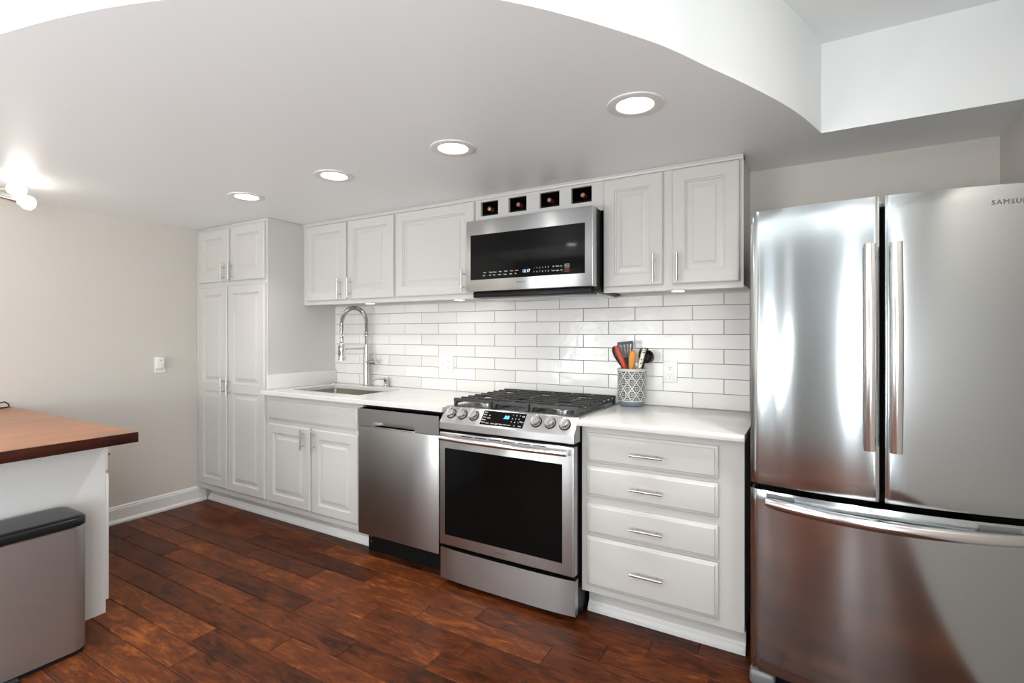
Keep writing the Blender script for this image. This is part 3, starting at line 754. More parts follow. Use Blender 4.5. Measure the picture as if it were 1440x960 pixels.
# ------------------------------------------------------------------ gas range
def gas_range():
    t = thing('gas_range', 'stainless slide-in gas range with black glass oven door and six front knobs', 'range', (.378, -.33, 0))
    X0, X1 = 0.0, .757
    MB().box(.006, .751, -.612, -.014, .030, .908).build('body', M_BLACK, t, smooth=False)
    for x in (.05, .70):
        for y in (-.57, -.08): MB().lathe([(0.018, 0), (0.018, 0.012), (0.012, 0.012), (0.012, 0.031)], (x, y, 0), seg=14).build('foot', M_BLACK, t)
    MB().box(.004, .753, -.585, -.55, .002, .030).build('base_strip', M_BLACK, t, smooth=False)
    # cooktop with a raised steel rim
    ct = MB().box(X0, X1, -.602, -.014, .906, .9165, 0.003).build('cooktop', M_STEEL, t)
    MB().box(.022, .735, -.575, -.040, .9165, .9185, 0.001, 1).build('burner_tray', M_ENAMEL, ct)
    # front control panel
    poly = [(-.600, .9185), (-.612, .9185), (-.668, .848), (-.672, .840), (-.672, .805), (-.600, .805)]
    cp = MB().prism(poly, 'x', X0-.001, X1+.001).build('control_panel', M_STEEL, t, ang=25)
    m = cp.modifiers.new('bevel', 'BEVEL'); m.width = 0.003; m.segments = 3; m.limit_method = 'ANGLE'
    a = Vector((0, -.612, .9185)); b = Vector((0, -.668, .848)); s = (b-a); n = Vector((0, s.z, -s.y)).normalized(); tilt = -math.atan2(-(b.y-a.y), a.z-b.z)
    def on(u, k, h=0.0): p = a+s*k+n*h; return Vector((u, p.y, p.z))
    def slope_box(mb, u0, u1, k0, k1, h0, h1):
        pts = [on(u, k, h) for h in (h0, h1) for u, k in ((u0, k1), (u1, k1), (u1, k0), (u0, k0))]
        v = [mb.bm.verts.new(p) for p in pts]
        for q in ((3, 2, 1, 0), (4, 5, 6, 7), (0, 1, 5, 4), (1, 2, 6, 5), (2, 3, 7, 6), (3, 0, 4, 7)): mb.bm.faces.new([v[i] for i in q]).material_index = mb.mi
    mb = MB(); slope_box(mb, .247, .490, .09, .97, -.001, .0012); dp = mb.build('display_panel', M_BLACKGLASS, cp, smooth=False)
    def st(mb, txt, size, u, k, **kw): p = on(u, k, .0015); text_mesh(mb, txt, size, front_at(p.x, p.y, p.z, tilt), **kw)
    mb = MB()
    for i, (tx, tx2) in enumerate((('Bake', ''), ('Broil', 'Hi'), ('Conv', 'Bake'), ('Roast', ''), ('Warm', 'Clean'))):
        st(mb, tx, .009, .262, .20+.155*i, align='CENTER')
        if tx2: st(mb, tx2, .009, .288, .23+.155*i)
    for i in range(3):
        for j in range(3): st(mb, str(1+i*3+j), .010, .420+.019*j, .24+.21*i)
    for i, tx in enumerate(('Oven', 'Light', 'Timer', 'Clock', 'Lock', '0', 'Start')): st(mb, tx, .009, (.318, .342, .366, .391, .414, .442, .472)[i], .86)
    for i, tx in enumerate(('Off', 'Clear')): st(mb, tx, .010, .476, .28+.32*i)
    mb.build('panel_markings', M_PRINT, dp, smooth=False)
    mb = MB(); st(mb, '.88', .028, .385, .42); mb.build('clock_display', M_DIGIT, dp, smooth=False)
    for u in (.056, .126, .197, .553, .626, .700):
        o_ = on(u, .50)
        k = MB().lathe([(0.0245, 0), (0.0245, 0.005), (0.0232, 0.007), (0.0222, 0.020), (0.0200, 0.024), (0.0, 0.0245)], o_, n, 28).build('knob', M_STEELH, cp)
        MB().lathe([(0.0285, -0.0005), (0.0285, 0.0025)], o_, n, 28).build('knob_collar', M_BLACK, cp)
        g = MB(); ax = s.normalized(); ux = Vector((1, 0, 0))
        dirg = (ax*math.cos(-.35)+ux*math.sin(-.35)).normalized(); sd = n.cross(dirg)
        v = [g.bm.verts.new(o_+dirg*p*0.0222+sd*q*0.007+n*h) for h in (0.020, 0.038) for p, q in ((-1, -1), (1, -1), (1, 1), (-1, 1))]
        for q in ((3, 2, 1, 0), (4, 5, 6, 7), (0, 1, 5, 4), (1, 2, 6, 5), (2, 3, 7, 6), (3, 0, 4, 7)): g.bm.faces.new([v[i] for i in q])
        bmesh.ops.bevel(g.bm, geom=list(g.bm.edges), offset=0.002, segments=2, affect='EDGES')
        g.build('knob_grip', M_STEELH, k)
    # oven door
    MB().box(.010, .747, -.640, -.600, .195, .803).build('door_gap', M_VOID, t, smooth=False)
    d = MB().box(X0-.002, X1+.002, -.672, -.628, .207, .792, 0.008, 3).build('oven_door', M_STEEL, t)
    MB().box(.036, .700, -.6735, -.668, .263, .710, 0.001, 1).build('oven_window', M_OVENGLASS, d)
    sl = MB()
    for k in range(6):
        x = .14+k*.082; sl.box(x, x+.070, -.6725, -.66, .7785, .7825)
    sl.build('vent_slot_row', M_VOID, d, smooth=False)
    h = MB(); pts = [(.034+.706*k/16, -.712-.014*math.sin(PI*k/16), .769) for k in range(17)]
    h.tube(pts, 0.0125, 14)
    for x in (.050, .724): h.tube([(x, -.671, .769), (x, -.715, .769)], 0.0095, 12)
    h.build('oven_handle', M_STEELH, d)
    g = MB(); text_mesh(g, 'SAMSUNG', .0145, front_at(.370, -.6723, .2335), spacing=1.05); g.build('logo', M_LOGO, d, smooth=False)
    # drawer, bowed at both ends
    dr = MB()
    P = [(X0-.002, -.628), (X0-.002, -.660)]+[(X0-.002+.761*u, -.660-.013*(1-abs(2*u-1)**4)) for u in [i/24 for i in range(1, 24)]]+[(X1+.002, -.660), (X1+.002, -.628)]
    dr.prism(P, 'z', .030, .190); dr = dr.build('storage_drawer', M_STEEL, t, ang=30)
    # burners
    for x, y, r in ((.15, -.44, .045), (.15, -.17, .038), (.378, -.31, .042), (.61, -.44, .050), (.61, -.17, .036)):
        bb = MB().lathe([(r+.012, 0), (r+.012, 0.006), (r, 0.010), (r, 0.018)], (x, y, .9185)).build('burner', M_STEELH, t)
        MB().lathe([(r-.004, 0), (r-.002, 0.004), (r-.006, 0.009), (0, 0.0095)], (x, y, .9365)).build('burner_cap', M_IRON, bb)
    # three cast-iron grates
    for x0, x1 in ((.022, .262), (.268, .478), (.484, .738)):
        g = MB(); zt = .958; y0, y1 = -.572, -.052
        def bar(xa, xb, ya, yb, za=zt-.013, zb=zt): g.box(xa, xb, ya, yb, za, zb, 0.0018, 1)
        nb = 9
        for k in range(nb):
            y = y0+(y1-y0)*k/(nb-1); wd = 0.0042 if 0 < k < nb-1 else 0.006
            if k in (2, 6):
                bar(x0+.004, x0+(x1-x0)*.36, y-wd, y+wd); bar(x1-(x1-x0)*.36, x1-.004, y-wd, y+wd)
            else: bar(x0+.004, x1-.004, y-wd, y+wd)
            for xx in (x0, x1-.010):
                g.box(xx, xx+.010, y-wd-.002, y+wd+.002, zt-.020, zt-.001, 0.0018, 1)
        for xx in (x0+.003, x1-.012): bar(xx, xx+.009, y0, y1, zt-.030, zt-.018)
        xm = (x0+x1)/2
        for ya, yb in ((y0, y0+.09), (-.31-.07, -.31+.07), (y1-.09, y1)): bar(xm-.0045, xm+.0045, ya, yb)
        for xx in (x0, x1-.016):
            for yy in (y0-.004, y1-.012): g.box(xx, xx+.016, yy, yy+.016, .9186, zt-.02, 0.002, 1)
        g.prism([(x0+.002, .9187), (x0+.010, .9187), (x0+.020, zt-.016), (x1-.020, zt-.016), (x1-.010, .9187), (x1-.002, .9187), (x1-.008, zt), (x0+.008, zt)], 'y', y0-.008, y0+.006)
        g.build('grate', M_IRON, t, ang=30)
gas_range()

# ------------------------------------------------------------------ dishwasher
def dishwasher():
    t = thing('dishwasher', 'stainless dishwasher with pocket handle between sink cabinet and range', 'dishwasher', (-.34, -.3, 0))
    x0, x1, yf = -.637, -.036, -.632
    MB().box(x0+.004, x1+.02, -.575, -.02, .10, .868).build('tub', M_BLACK, t, smooth=False)
    MB().box(x0+.004, x1+.02, -.58, -.56, .868, .885).build('top_seal', M_VOID, t, smooth=False)  # dark strip standing for the shade in the gap above the door
    MB().box(x0, x1, yf, -.578, .127, .757, 0.003).build('door', M_DW, t)
    hx0, hx1, hz0, hz1 = -.512, -.205, .763, .789
    mb = MB()
    mb.box(x0, hx0, yf, -.578, .759, .861); mb.box(hx1, x1, yf, -.578, .759, .861)
    mb.box(hx0, hx1, yf, -.578, hz1, .861); mb.box(hx0, hx1, yf, -.578, .759, hz0); mb.box(hx0, hx1, -.594, -.578, hz0, hz1)
    cpn = mb.build('control_strip', M_DW, t, smooth=False)
    MB().box(hx0, hx1, yf-.004, yf+.004, hz0-.005, hz0, 0.0015).build('pocket_lip', M_STEELH, cpn)
    k = MB(); k.box(x0+.006, x1+.02, -.555, -.54, .0, .125); k.build('toe_kick', M_BLACK, t, smooth=False)
    f = MB()
    for z in (.055, .085): f.lathe([(0.006, 0), (0.006, 0.003), (0.003, 0.0035)], (x0+.03, -.555, z), (0, -1, 0), 12)
    f.build('screw', M_STEELH, t)
dishwasher()

# ------------------------------------------------------------------ refrigerator
def fridge():
    t = thing('refrigerator', 'stainless french-door refrigerator with bottom freezer against the right wall', 'refrigerator', (1.869, -.36, 0))
    X0, X1 = 1.476, 2.262; XM = (X0+X1)/2; HW = (X1-X0)/2
    MB().box(X0+.008, X1-.008, -.632, -.035, .035, 1.728, 0.004).build('cabinet_body', M_BLACK, t)
    MB().box(X0+.012, X1-.012, -.640, -.632, .05, 1.725).build('door_gasket', M_VOID, t, smooth=False)
    def front(x, z, xa, xb, za, zb):
        u = (x-XM)/HW; y = -.702-.044*(1-abs(u)**2.2)
        for dd, amp, rng in ((x-xa, .010 if xa == X0 else .0025, .030 if xa == X0 else .010), (xb-x, .010 if xb == X1 else .0025, .030 if xb == X1 else .010), (z-za, .005, .05), (zb-z, .005, .05)):
            if dd < rng: q = 1-dd/rng; y += amp*q*q
        return y
    def curved(xa, xb, za, zb, name):
        mb = MB(); bm = mb.bm
        def samples(a, b, fine, n):
            s = [a+fine*k/6 for k in range(6)]+[a+fine+(b-a-2*fine)*k/n for k in range(n)]+[b-fine+fine*k/6 for k in range(7)]
            return s
        xs = samples(xa, xb, .03, 22); zs = samples(za, zb, .05, 12)
        G = [[bm.verts.new((x, front(x, z, xa, xb, za, zb), z)) for x in xs] for z in zs]
        B = [[None]*len(xs) for z in zs]
        for j in range(len(zs)-1):
            for i in range(len(xs)-1): bm.faces.new((G[j][i], G[j][i+1], G[j+1][i+1], G[j+1][i]))
        border = [G[0][i] for i in range(len(xs))]+[G[j][-1] for j in range(1, len(zs))]+[G[-1][i] for i in range(len(xs)-2, -1, -1)]+[G[j][0] for j in range(len(zs)-2, 0, -1)]
        bk = [bm.verts.new((v.co.x, -.642, v.co.z)) for v in border]
        n = len(border)
        for k in range(n): bm.faces.new((border[k], bk[k], bk[(k+1) % n], border[(k+1) % n]))
        bm.faces.new(bk)
        return mb.build(name, M_FRIDGE, t, ang=40)
    dl = curved(X0, 1.8605, .753, 1.748, 'door'); dr = curved(1.8765, X1, .753, 1.748, 'door')
    fz = curved(X0, X1, .070, .731, 'freezer_drawer')
    # door handles: bowed flat bars
    def vhandle(x, parent):
        pts = []; n = 22; z0, z1 = .925, 1.590
        mb = MB()
        sec = [(-.0165, .004), (-.0165, -.004), (-.009, -.0105), (.009, -.0105), (.0165, -.004), (.0165, .004)]
        rings = []
        for k in range(n+1):
            s = k/n; y = -.785-.022*math.sin(PI*s)
            rings.append([mb.bm.verts.new((x+px, y+py, z0+(z1-z0)*s)) for px, py in sec])
        for A, B in zip(rings, rings[1:]):
            for k in range(6): mb.bm.faces.new((A[k], A[(k+1) % 6], B[(k+1) % 6], B[k]))
        mb.bm.faces.new(rings[0]); mb.bm.faces.new(rings[-1][::-1])
        for z in (z0+.03, z1-.03): mb.box(x-.008, x+.008, -.79, -.735, z-.014, z+.014, 0.002, 1)
        mb.build('handle', M_STEELH, parent, ang=50)
    vhandle(1.832, dl); vhandle(1.900, dr)
    # freezer handle and its end pockets
    mb = MB(); n = 28; pts = []
    for k in range(n+1):
        u = k/n; x = 1.538+.665*u; pts.append((x, -.735-.078*math.sin(PI*u)**0.8, .697))
    mb.tube(pts, 0.0195, 14)
    for x in (1.56, 2.18): mb.box(x-.012, x+.012, -.745, -.705, .690, .710, 0.002, 1)
    hb = mb.build('freezer_handle', M_STEELH, fz)
    for xa, xb in ((1.530, 1.618), (2.108, 2.206)):
        mb = MB(); ym = front((xa+xb)/2, .7, X0, X1, .070, .731)
        ya, yb = front(xa, .7, X0, X1, .07, .731), front(xb, .7, X0, X1, .07, .731)
        def q(z0, z1, h, m_):
            i = m_; mb.face([(xa+i, ya-h, z0), (xb-i, yb-h, z0), (xb-i, yb-h, z1), (xa+i, ya-h, z1)])
        pr = [(xa, ya+.004), (xb, yb+.004), (xb, yb-.004), (xa, ya-.004)]
        mb.prism(pr, 'z', .672, .7235); mb.build('handle_pocket', M_GREYPL, fz, smooth=False)
    g = MB(); text_mesh(g, 'SAMSUNG', .0205, Matrix.Translation((2.190, front(2.190, 1.694, 1.8765, X1, .753, 1.748)-.0008, 1.694)) @ Matrix.Rotation(math.radians(10.5), 4, 'Z') @ FRONT, spacing=1.22); g.build('logo', M_LOGO, dr, smooth=False)
    # foot cover and grille
    mb = MB(); mb.box(X0+.03, X1-.03, -.66, -.60, .008, .066); mb.build('base_grille', M_BLACK, t, smooth=False)
    for s_ in (-1, 1):
        cxx = X0+.04 if s_ < 0 else X1-.04
        MB().box(cxx-.042, cxx+.042, -.715, -.60, .012, .064, 0.014, 4).build('foot_cover', M_GREYPL, t)
        MB().lathe([(0.02, 0), (0.02, 0.013)], (cxx, -.64, 0), seg=14).build('foot', M_BLACK, t)
    for x in (X0+.05, XM, X1-.05): MB().box(x-.025, x+.025, -.66, -.56, 1.728, 1.7465, 0.004).build('hinge_cover', M_GREYPL, t)
fridge()

# ------------------------------------------------------------------ peninsula, wood top, bin
def peninsula():
    t = thing('peninsula_cabinet', 'white peninsula base cabinet with drawer knob below the wood top', 'cabinet', (-1.8, -2.0, 0))
    xe, y1 = -1.17, -1.701
    MB().box(XL+.001, xe-.012, -2.28, y1-.001, .10, .818).build('carcass', M_ISL, t, smooth=False)
    MB().box(xe-.012, xe, -2.29, y1, 0, .819).build('end_panel', M_ISL, t, smooth=False)
    MB().box(xe-.03, xe, y1, y1+.024, 0, .819, 0.0012, 1).build('face_frame', M_ISL, t)
    MB().box(XL+.03, xe-.03, y1-.06, y1-.05, 0, .10).build('toe_kick', M_ISL, t, smooth=False)
    d = MB().box(xe-.50, xe-.004, y1+.024, y1+.034, .660, .800, 0.003).build('drawer', M_ISL, t)
    MB().lathe([(0.006, 0), (0.0055, 0.008), (0.011, 0.013), (0.012, 0.018), (0.008, 0.022), (0, 0.023)], (xe-.04, y1+.0335, .735), (0, 1, 0)).build('knob', M_NICKEL, d)
    MB().box(xe-.50, xe-.004, y1+.024, y1+.038, .058, .645, 0.003).build('door', M_ISL, t)
    # wood top
    t2 = thing('wood_countertop', 'reddish-brown wooden plank top overhanging the white peninsula cabinet', 'countertop', (-1.67, -2.0, .819))
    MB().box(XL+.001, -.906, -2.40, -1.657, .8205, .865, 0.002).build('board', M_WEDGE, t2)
    MB().box(XL+.003, -.908, -2.398, -1.659, .8645, .8658).build('oiled_surface', M_WTOP, t2, smooth=False)
peninsula()
def bin_():
    t = thing('trash_can', 'rectangular stainless trash can with black lid under the wood overhang', 'trash can', (-1.02, -2.13, 0))
    def rr(x0, x1, y0, y1, r, n=6):
        pts = []
        for cx, cy, a0 in ((x1-r, y1-r, 0), (x0+r, y1-r, 90), (x0+r, y0+r, 180), (x1-r, y0+r, 270)):
            for k in range(n+1):
                a = math.radians(a0+90*k/n); pts.append((cx+r*math.cos(a), cy+r*math.sin(a)))
        return pts
    x0, x1, y0, y1 = -1.135, -.900, -2.43, -1.836
    MB().prism(rr(x0, x1, y0, y1, .055), 'z', .016, .515).build('body', M_CAN, t, ang=40)
    MB().prism(rr(x0+.002, x1-.002, y0+.002, y1-.002, .054), 'z', .0, .016).build('base_ring', M_BLACKSOFT, t, ang=40)
    MB().prism(rr(x0-.001, x1+.001, y0-.001, y1+.001, .056), 'z', .515, .5185).build('rim', M_STEELH, t, ang=40)
    mb = MB(); rings = []
    for ins, z in ((0, .5185), (-.002, .522), (-.002, .546), (.002, .552), (.010, .556), (.03, .557)):
        rings.append([mb.bm.verts.new((px, py, z)) for px, py in rr(x0+ins, x1-ins, y0+ins, y1-ins, max(.056-ins, .02))])
    for A, B in zip(rings, rings[1:]):
        n = len(A)
        for k in range(n): mb.bm.faces.new((A[k], A[(k+1) % n], B[(k+1) % n], B[k]))
    mb.bm.faces.new(rings[0][::-1]); mb.bm.faces.new(rings[-1])
    mb.build('lid', M_BLACKSOFT, t, ang=40)
    MB().box(x1-.01, x1+.035, -2.2, -2.06, .004, .014, 0.004).build('pedal', M_BLACKSOFT, t)
bin_()
def cable():
    x, z = XL+.025, .8665
    o = MB().tube([(x, -1.74, z+.004), (x+.005, -1.715, z+.03), (x+.01, -1.695, z+.034), (x+.015, -1.682, z+.02), (x+.02, -1.678, z+.004), (x+.03, -1.70, z+.0035), (x+.05, -1.76, z+.0035), (x+.04, -1.82, z+.0035)], 0.0035, 8).build('power_cable', M_BLACK)
    tag(o, 'loop of black cable on the wood top against the left wall', 'cable')
cable()

# ------------------------------------------------------------------ sockets, wall device
def outlets():
    def plate(x, z, w_, label, gang):
        t = thing('wall_outlet', label, 'outlet', (x, -.0105, z-.058), 'outlets on the tiled wall')
        MB().box(x-w_/2, x+w_/2, -.0165, -.0100, z-.058, z+.058, 0.003).build('cover_plate', M_WHITEPL, t)
        xs = [x] if gang == 1 else [x-.023, x+.023]
        for q, xx in enumerate(xs):
            i = MB().box(xx-.0165, xx+.0165, -.0185, -.0160, z-.0335, z+.0335, 0.0008, 1).build('insert', M_WHITEPL, t)
            sl = MB()
            if q == len(xs)-1:
                for zz in (z-.019, z+.019):
                    for dx in (-.006, .006): sl.box(xx+dx-.0012, xx+dx+.0012, -.0188, -.0180, zz-.001, zz+.007)
                    sl.lathe([(0.0024, 0), (0.0024, 0.0008)], (xx, -.0180, zz-.008), (0, -1, 0), 10)
            else: sl.box(xx-.0042, xx+.0042, -.0200, -.0180, z-.004, z+.004, 0.001, 1)
            sl.build('socket_slots' if q == len(xs)-1 else 'switch_toggle', M_SLOT if q == len(xs)-1 else M_GREYPL, i, smooth=False)
        return t
    plate(-.466, 1.094, .118, 'wide white outlet plate with switch on the tiles left of the range', 2)
    plate(1.026, 1.098, .074, 'single white outlet plate on the tiles right of the utensil crock', 1)
    t = thing('wall_sensor', 'small white plug-in box on the bare left wall', 'wall device', (XL, -.855, 1.01))
    MB().box(XL, XL+.006, -.890, -.820, 1.012, 1.128, 0.002, 1).build('cover_plate', M_WHITEPL, t)
    b = MB().box(XL+.006, XL+.034, -.888, -.838, 1.045, 1.128, 0.005).build('housing', M_WHITEPL, t)
    MB().lathe([(0.004, 0), (0.004, 0.001)], (XL+.0338, -.862, 1.105), (1, 0, 0), 12).build('indicator_lens', M_GREYPL, b)
outlets()

# ------------------------------------------------------------------ lamps
def lamps():
    def down(x, y, z, lens, label, grp):
        t = thing('recessed_downlight', label, 'ceiling light', (x, y, z), grp)
        MB().lathe([(0.098, 0), (0.097, -0.0035), (0.090, -0.0055), (0.066, -0.0045), (0.062, -0.001), (0.062, 0)], (x, y, z), seg=40, cap=False).build('trim_ring', M_TRIM, t)
        MB().lathe([(0.0625, -0.0005), (0.060, -0.0025), (0.0, -0.003)], (x, y, z), seg=36).build('lens', lens, t)
        if True:
            d = bpy.data.lights.new('downlight_beam', 'SPOT'); d.energy = SPOT_W if lens is M_LENS else HIGH_SPOT_W; d.spot_size = math.radians(125); d.spot_blend = 0.7; d.shadow_soft_size = 0.05
            d.color = (1.0, 0.96, 0.91)
            o = bpy.data.objects.new('downlight_beam', d); COL.objects.link(o); o.parent = t; o.location = (0, 0, -0.02)
        return t
    L = ['nearest the refrigerator', 'second nearest the refrigerator', 'second from the pantry cabinet', 'nearest the pantry cabinet']
    ys = [-1.022, -1.007, -1.0, -.985]; xs = [1.139, .339, -.414, -1.175]
    proto = None
    for i in range(4):
        lab = 'round white recessed downlight in the low ceiling, '+L[i]
        if proto is None: proto = down(xs[i], ys[i], ZC, M_LENS, lab, 'downlights in the low ceiling')
        else: dup(proto, (xs[i], ys[i], ZC), lab)
    p2 = None
    for x, y, lab in ((1.95, -1.30, 'by the corner of the curved edge'), (1.2, -3.7, 'above the middle of the room'), (-.5, -3.3, 'behind the peninsula, nearer the middle'), (-1.6, -3.3, 'behind the peninsula, nearer the left wall'), (-1.0, -4.2, 'furthest back')):  # all but the corner lamp are unseen additions for fill light
        lab = 'round recessed downlight in the raised ceiling, '+lab
        if p2 is None: p2 = down(x, y, ZH, M_LENSHIGH, lab, 'downlights in the raised ceiling')
        else: dup(p2, (x, y, ZH), lab)
    p3 = None
    for x, y, lab in ((-.95, -.235, 'above the faucet'), (-.19, -.235, 'left of the microwave'), (1.115, -.235, 'nearest the refrigerator')):
        lab = 'small round lamp under the wall cabinet, '+lab
        if p3 is None:
            p3 = thing('puck_light', lab, 'under-cabinet light', (x, y, ZU+.012), 'lamps under the wall cabinets')
            MB().lathe([(0.036, 0), (0.036, -0.010), (0.032, -0.014), (0.029, -0.014), (0.029, 0)], (x, y, ZU+.012), seg=28, cap=False).build('housing', M_WHITEPL, p3)
            MB().lathe([(0.029, -0.010), (0.027, -0.0145), (0.0, -0.015)], (x, y, ZU+.012), seg=28).build('lens', M_PUCK, p3)
        else: dup(p3, (x, y, ZU+.012), lab)
    # ceiling fixture at the far left, mostly out of view
    c = Vector((-2.06, -1.99, ZC))
    t = thing('ceiling_fixture', 'nickel ceiling fixture with bare lit bulbs close to the left wall', 'ceiling light', c)
    MB().lathe([(0.075, 0), (0.075, -0.012), (0.06, -0.022), (0.02, -0.025), (0.018, -0.05), (0.0, -0.052)], c).build('canopy', M_NICKEL, t)
    for b in ((-1.815, -1.807, 2.032), (-1.930, -1.735, 1.998), (-2.31, -2.10, 2.03), (-2.12, -2.25, 2.0)):
        b = Vector(b); hub = c+Vector((0, 0, -.04)); d = (b-hub).normalized()
        a = MB().tube([hub, hub+d*((b-hub).length-.115)], 0.007, 10).tube([hub+d*((b-hub).length-.12), hub+d*((b-hub).length-.035)], [0.016, 0.02], 14).build('arm', M_NICKEL, t)
        MB().lathe([(0.014, -0.040), (0.018, -0.030), (0.033, -0.012), (0.037, 0.006), (0.033, 0.022), (0.020, 0.033), (0.0, 0.037)], b, d, 20).build('bulb', M_BULB, a)
lamps()

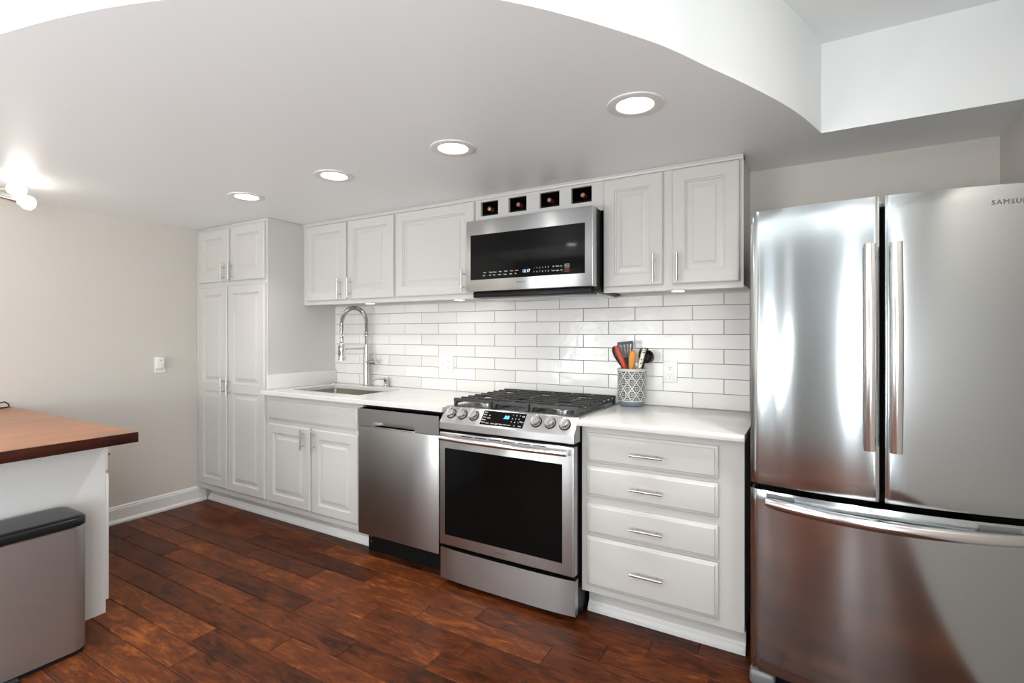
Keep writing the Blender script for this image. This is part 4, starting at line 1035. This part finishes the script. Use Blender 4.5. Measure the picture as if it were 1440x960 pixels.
# ------------------------------------------------------------------ utensil crock and what stands in it
def crock():
    cx, cy, z = .840, -.085, .9145
    t = thing('utensil_crock', 'grey and white lattice-patterned ceramic utensil crock on the right worktop', 'crock', (cx, cy, z))
    prof = [(0.0, 0.0), (0.054, 0.0), (0.058, 0.003), (0.066, 0.016), (0.073, 0.034), (0.0745, 0.05), (0.0745, 0.185), (0.077, 0.190), (0.077, 0.198), (0.073, 0.200), (0.070, 0.196), (0.069, 0.02), (0.0, 0.015)]
    MB().lathe(prof, (cx, cy, z), seg=48, uv=True, cap=False).build('pot', M_CROCK, t, ang=50)
    zb = z+.022
    def stick(pts, rad, m, parent, name='handle', seg=10): return MB().tube(pts, rad, seg).build(name, m, parent)
    def blade(outline, base, up, side, th, m, parent, name, holes=None):
        """flat-bladed head: outline in (side, up) coordinates around base"""
        base = Vector(base); up = Vector(up).normalized(); side = Vector(side); side = (side-up*side.dot(up)).normalized(); nn = side.cross(up)
        mb = MB()
        for sub in (outline if isinstance(outline[0][0], (tuple, list)) else [outline]):
            A = [mb.bm.verts.new(base+side*u+up*v+nn*th/2) for u, v in sub]; B = [mb.bm.verts.new(base+side*u+up*v-nn*th/2) for u, v in sub]
            k = len(sub); mb.bm.faces.new(A); mb.bm.faces.new(B[::-1])
            for i in range(k): mb.bm.faces.new((A[i], A[(i+1) % k], B[(i+1) % k], B[i]))
        return mb.build(name, m, parent, ang=30)
    def oval(w_, h_, v0, n=20, p=1.0): return [(w_*math.cos(2*PI*k/n), v0+h_*math.sin(2*PI*k/n)) for k in range(n)]
    IMG = Vector((0.862, 0.505, 0))       # sideways direction of the flat faces, turned towards the room
    def tool(name, label, cat, foot, tip):
        f = Vector(foot); tp = Vector(tip); o = thing(name, label, cat, f, 'utensils in the crock'); return o, f, tp, (tp-f).normalized()
    # black spoon leaning far left
    o, f, tp, d = tool('serving_spoon', 'black nylon spoon leaning furthest left in the crock', 'utensil', (cx+.020, cy+.028, zb), (.728, -.050, 1.235))
    stick([f, f+d*.20], .006, M_NYLON, o)
    b = f+d*.265; mb = MB()
    mb.lathe([(0.007, -.072), (0.010, -.055), (0.019, -.02), (0.023, .012), (0.0215, .035), (0.014, .052), (0.0, .058)], b, d, 18)
    mb.build('bowl', M_NYLON, o)
    # red spatula handle
    o, f, tp, d = tool('silicone_spatula', 'bright red spatula handle between black spoon and slotted turner', 'utensil', (cx+.035, cy+.002, zb), (.756, -.082, 1.236))
    stick([f, f+d*.17], .0055, M_STEELH, o, 'shaft')
    L = (tp-f).length; mb = MB()
    mb.tube([f+d*(L-.155), f+d*(L-.14), f+d*(L-.07), f+d*(L-.02), f+d*(L-.004), f+d*L], [.007, .012, .0165, .0175, .014, .005], 14); mb.build('handle', M_RED, o)
    # slotted turner
    o, f, tp, d = tool('slotted_turner', 'grey slotted turner standing tallest at the centre of the crock', 'utensil', (cx+.012, cy-.026, zb), (.812, -.112, 1.258))
    L = (tp-f).length
    stick([f, f+d*(L-.10)], .0065, M_NYLON, o); stick([f+d*(L-.135), f+d*(L-.085)], [.008, .017], M_NYLON, o, 'neck')
    wv = .044; y0, y1 = -.085, 0.0; sl = [(-.7, -.46), (-.28, -.07), (.12, .33), (.5, .70)]
    subs = [[(-wv*.72, y0), (-wv*.70*1.0, y0), (-wv*.70, y1), (-wv, y1-.004)]]
    subs = []
    edges = [-1.0]+[v for p in ((-.72, -.50), (-.26, -.06), (.16, .36), (.56, .74)) for v in p]+[1.0]
    for i in range(0, len(edges), 2):
        a, b_ = edges[i], edges[i+1]; subs.append([(a*wv*.66, y0+.018), (b_*wv*.66, y0+.018), (b_*wv, y1-.016), (a*wv, y1-.016)])
    subs.append([(-wv, y1-.0162), (wv, y1-.0162), (wv*.93, y1), (-wv*.93, y1)])
    subs.append([(-wv*.36, y0-.012), (wv*.36, y0-.012), (wv*.66, y0+.0182), (-wv*.66, y0+.0182)])
    blade(subs, tp, d, IMG, .0035, M_GREYNYL, o, 'slotted_blade')
    # orange wooden spoon
    o, f, tp, d = tool('wooden_spoon', 'orange-brown wooden spoon at the front of the crock', 'utensil', (cx-.012, cy-.047, zb), (.863, -.130, 1.212))
    L = (tp-f).length; mb = MB()
    mb.tube([f, f+d*(L-.10)], .006, 10); mb.lathe([(0.008, -.105), (0.015, -.085), (0.0205, -.045), (0.0205, -.025), (0.015, -.008), (0.004, 0)], tp, d, 18); mb.build('spoon_head', M_ORANGE, o)
    # patterned handle
    o, f, tp, d = tool('patterned_spreader', 'utensil with white dotted handle right of the wooden spoon', 'utensil', (cx+.004, cy-.033, zb), (.917, -.115, 1.222))
    L = (tp-f).length
    mb = MB(); mb.tube([f+d*.02, f+d*(L-.13)], .005, 10); mb.build('shaft', M_STEELH, o)
    mb = MB(); mb.tube([f+d*(L-.13), f+d*(L-.10), f+d*(L-.04), f+d*(L-.008), f+d*L], [.0075, .0105, .0115, .010, .005], 14); mb.build('handle', M_DOT, o)
    # black ladle behind
    o, f, tp, d = tool('nylon_ladle', 'black nylon ladle leaning furthest right in the crock', 'utensil', (cx-.005, cy+.008, zb), (.925, -.068, 1.215))
    L = (tp-f).length
    stick([f, f+d*(L-.03)], .0065, M_NYLON, o)
    mb = MB(); cc = f+d*(L-.04)+Vector((.012, -.012, 0)); nn = Vector((-.35, -.85, .30)).normalized()
    mb.lathe([(0.036, .004), (0.035, .0), (0.034, -.010), (0.027, -.022), (0.014, -.030), (0.0, -.032)], cc, nn, 22, cap=False)
    mb.lathe([(0.036, .004), (0.033, .004), (0.032, -.009), (0.025, -.020), (0.013, -.028), (0.0, -.029)], cc, nn, 22, cap=False)
    mb.build('bowl', M_NYLON, o)
    # second black spoon behind the wooden one
    o, f, tp, d = tool('pasta_server', 'black pronged pasta server behind the white dotted handle', 'utensil', (cx-.02, cy+.040, zb), (.893, -.030, 1.222))
    L = (tp-f).length
    stick([f, f+d*(L-.07)], .006, M_NYLON, o)
    mb = MB(); b = f+d*(L-.03)
    mb.lathe([(0.008, -.045), (0.019, -.022), (0.023, 0.0), (0.021, .012), (0.0, .016)], b, d, 16)
    for k in range(5):
        a = -1.0+.5*k; e = b+d*.012+IMG*(a*.019); mb.tube([e, e+d*.018+Vector((0, -.006, 0))], [.0035, .0022], 8)
    mb.build('pronged_head', M_NYLON, o)
crock()
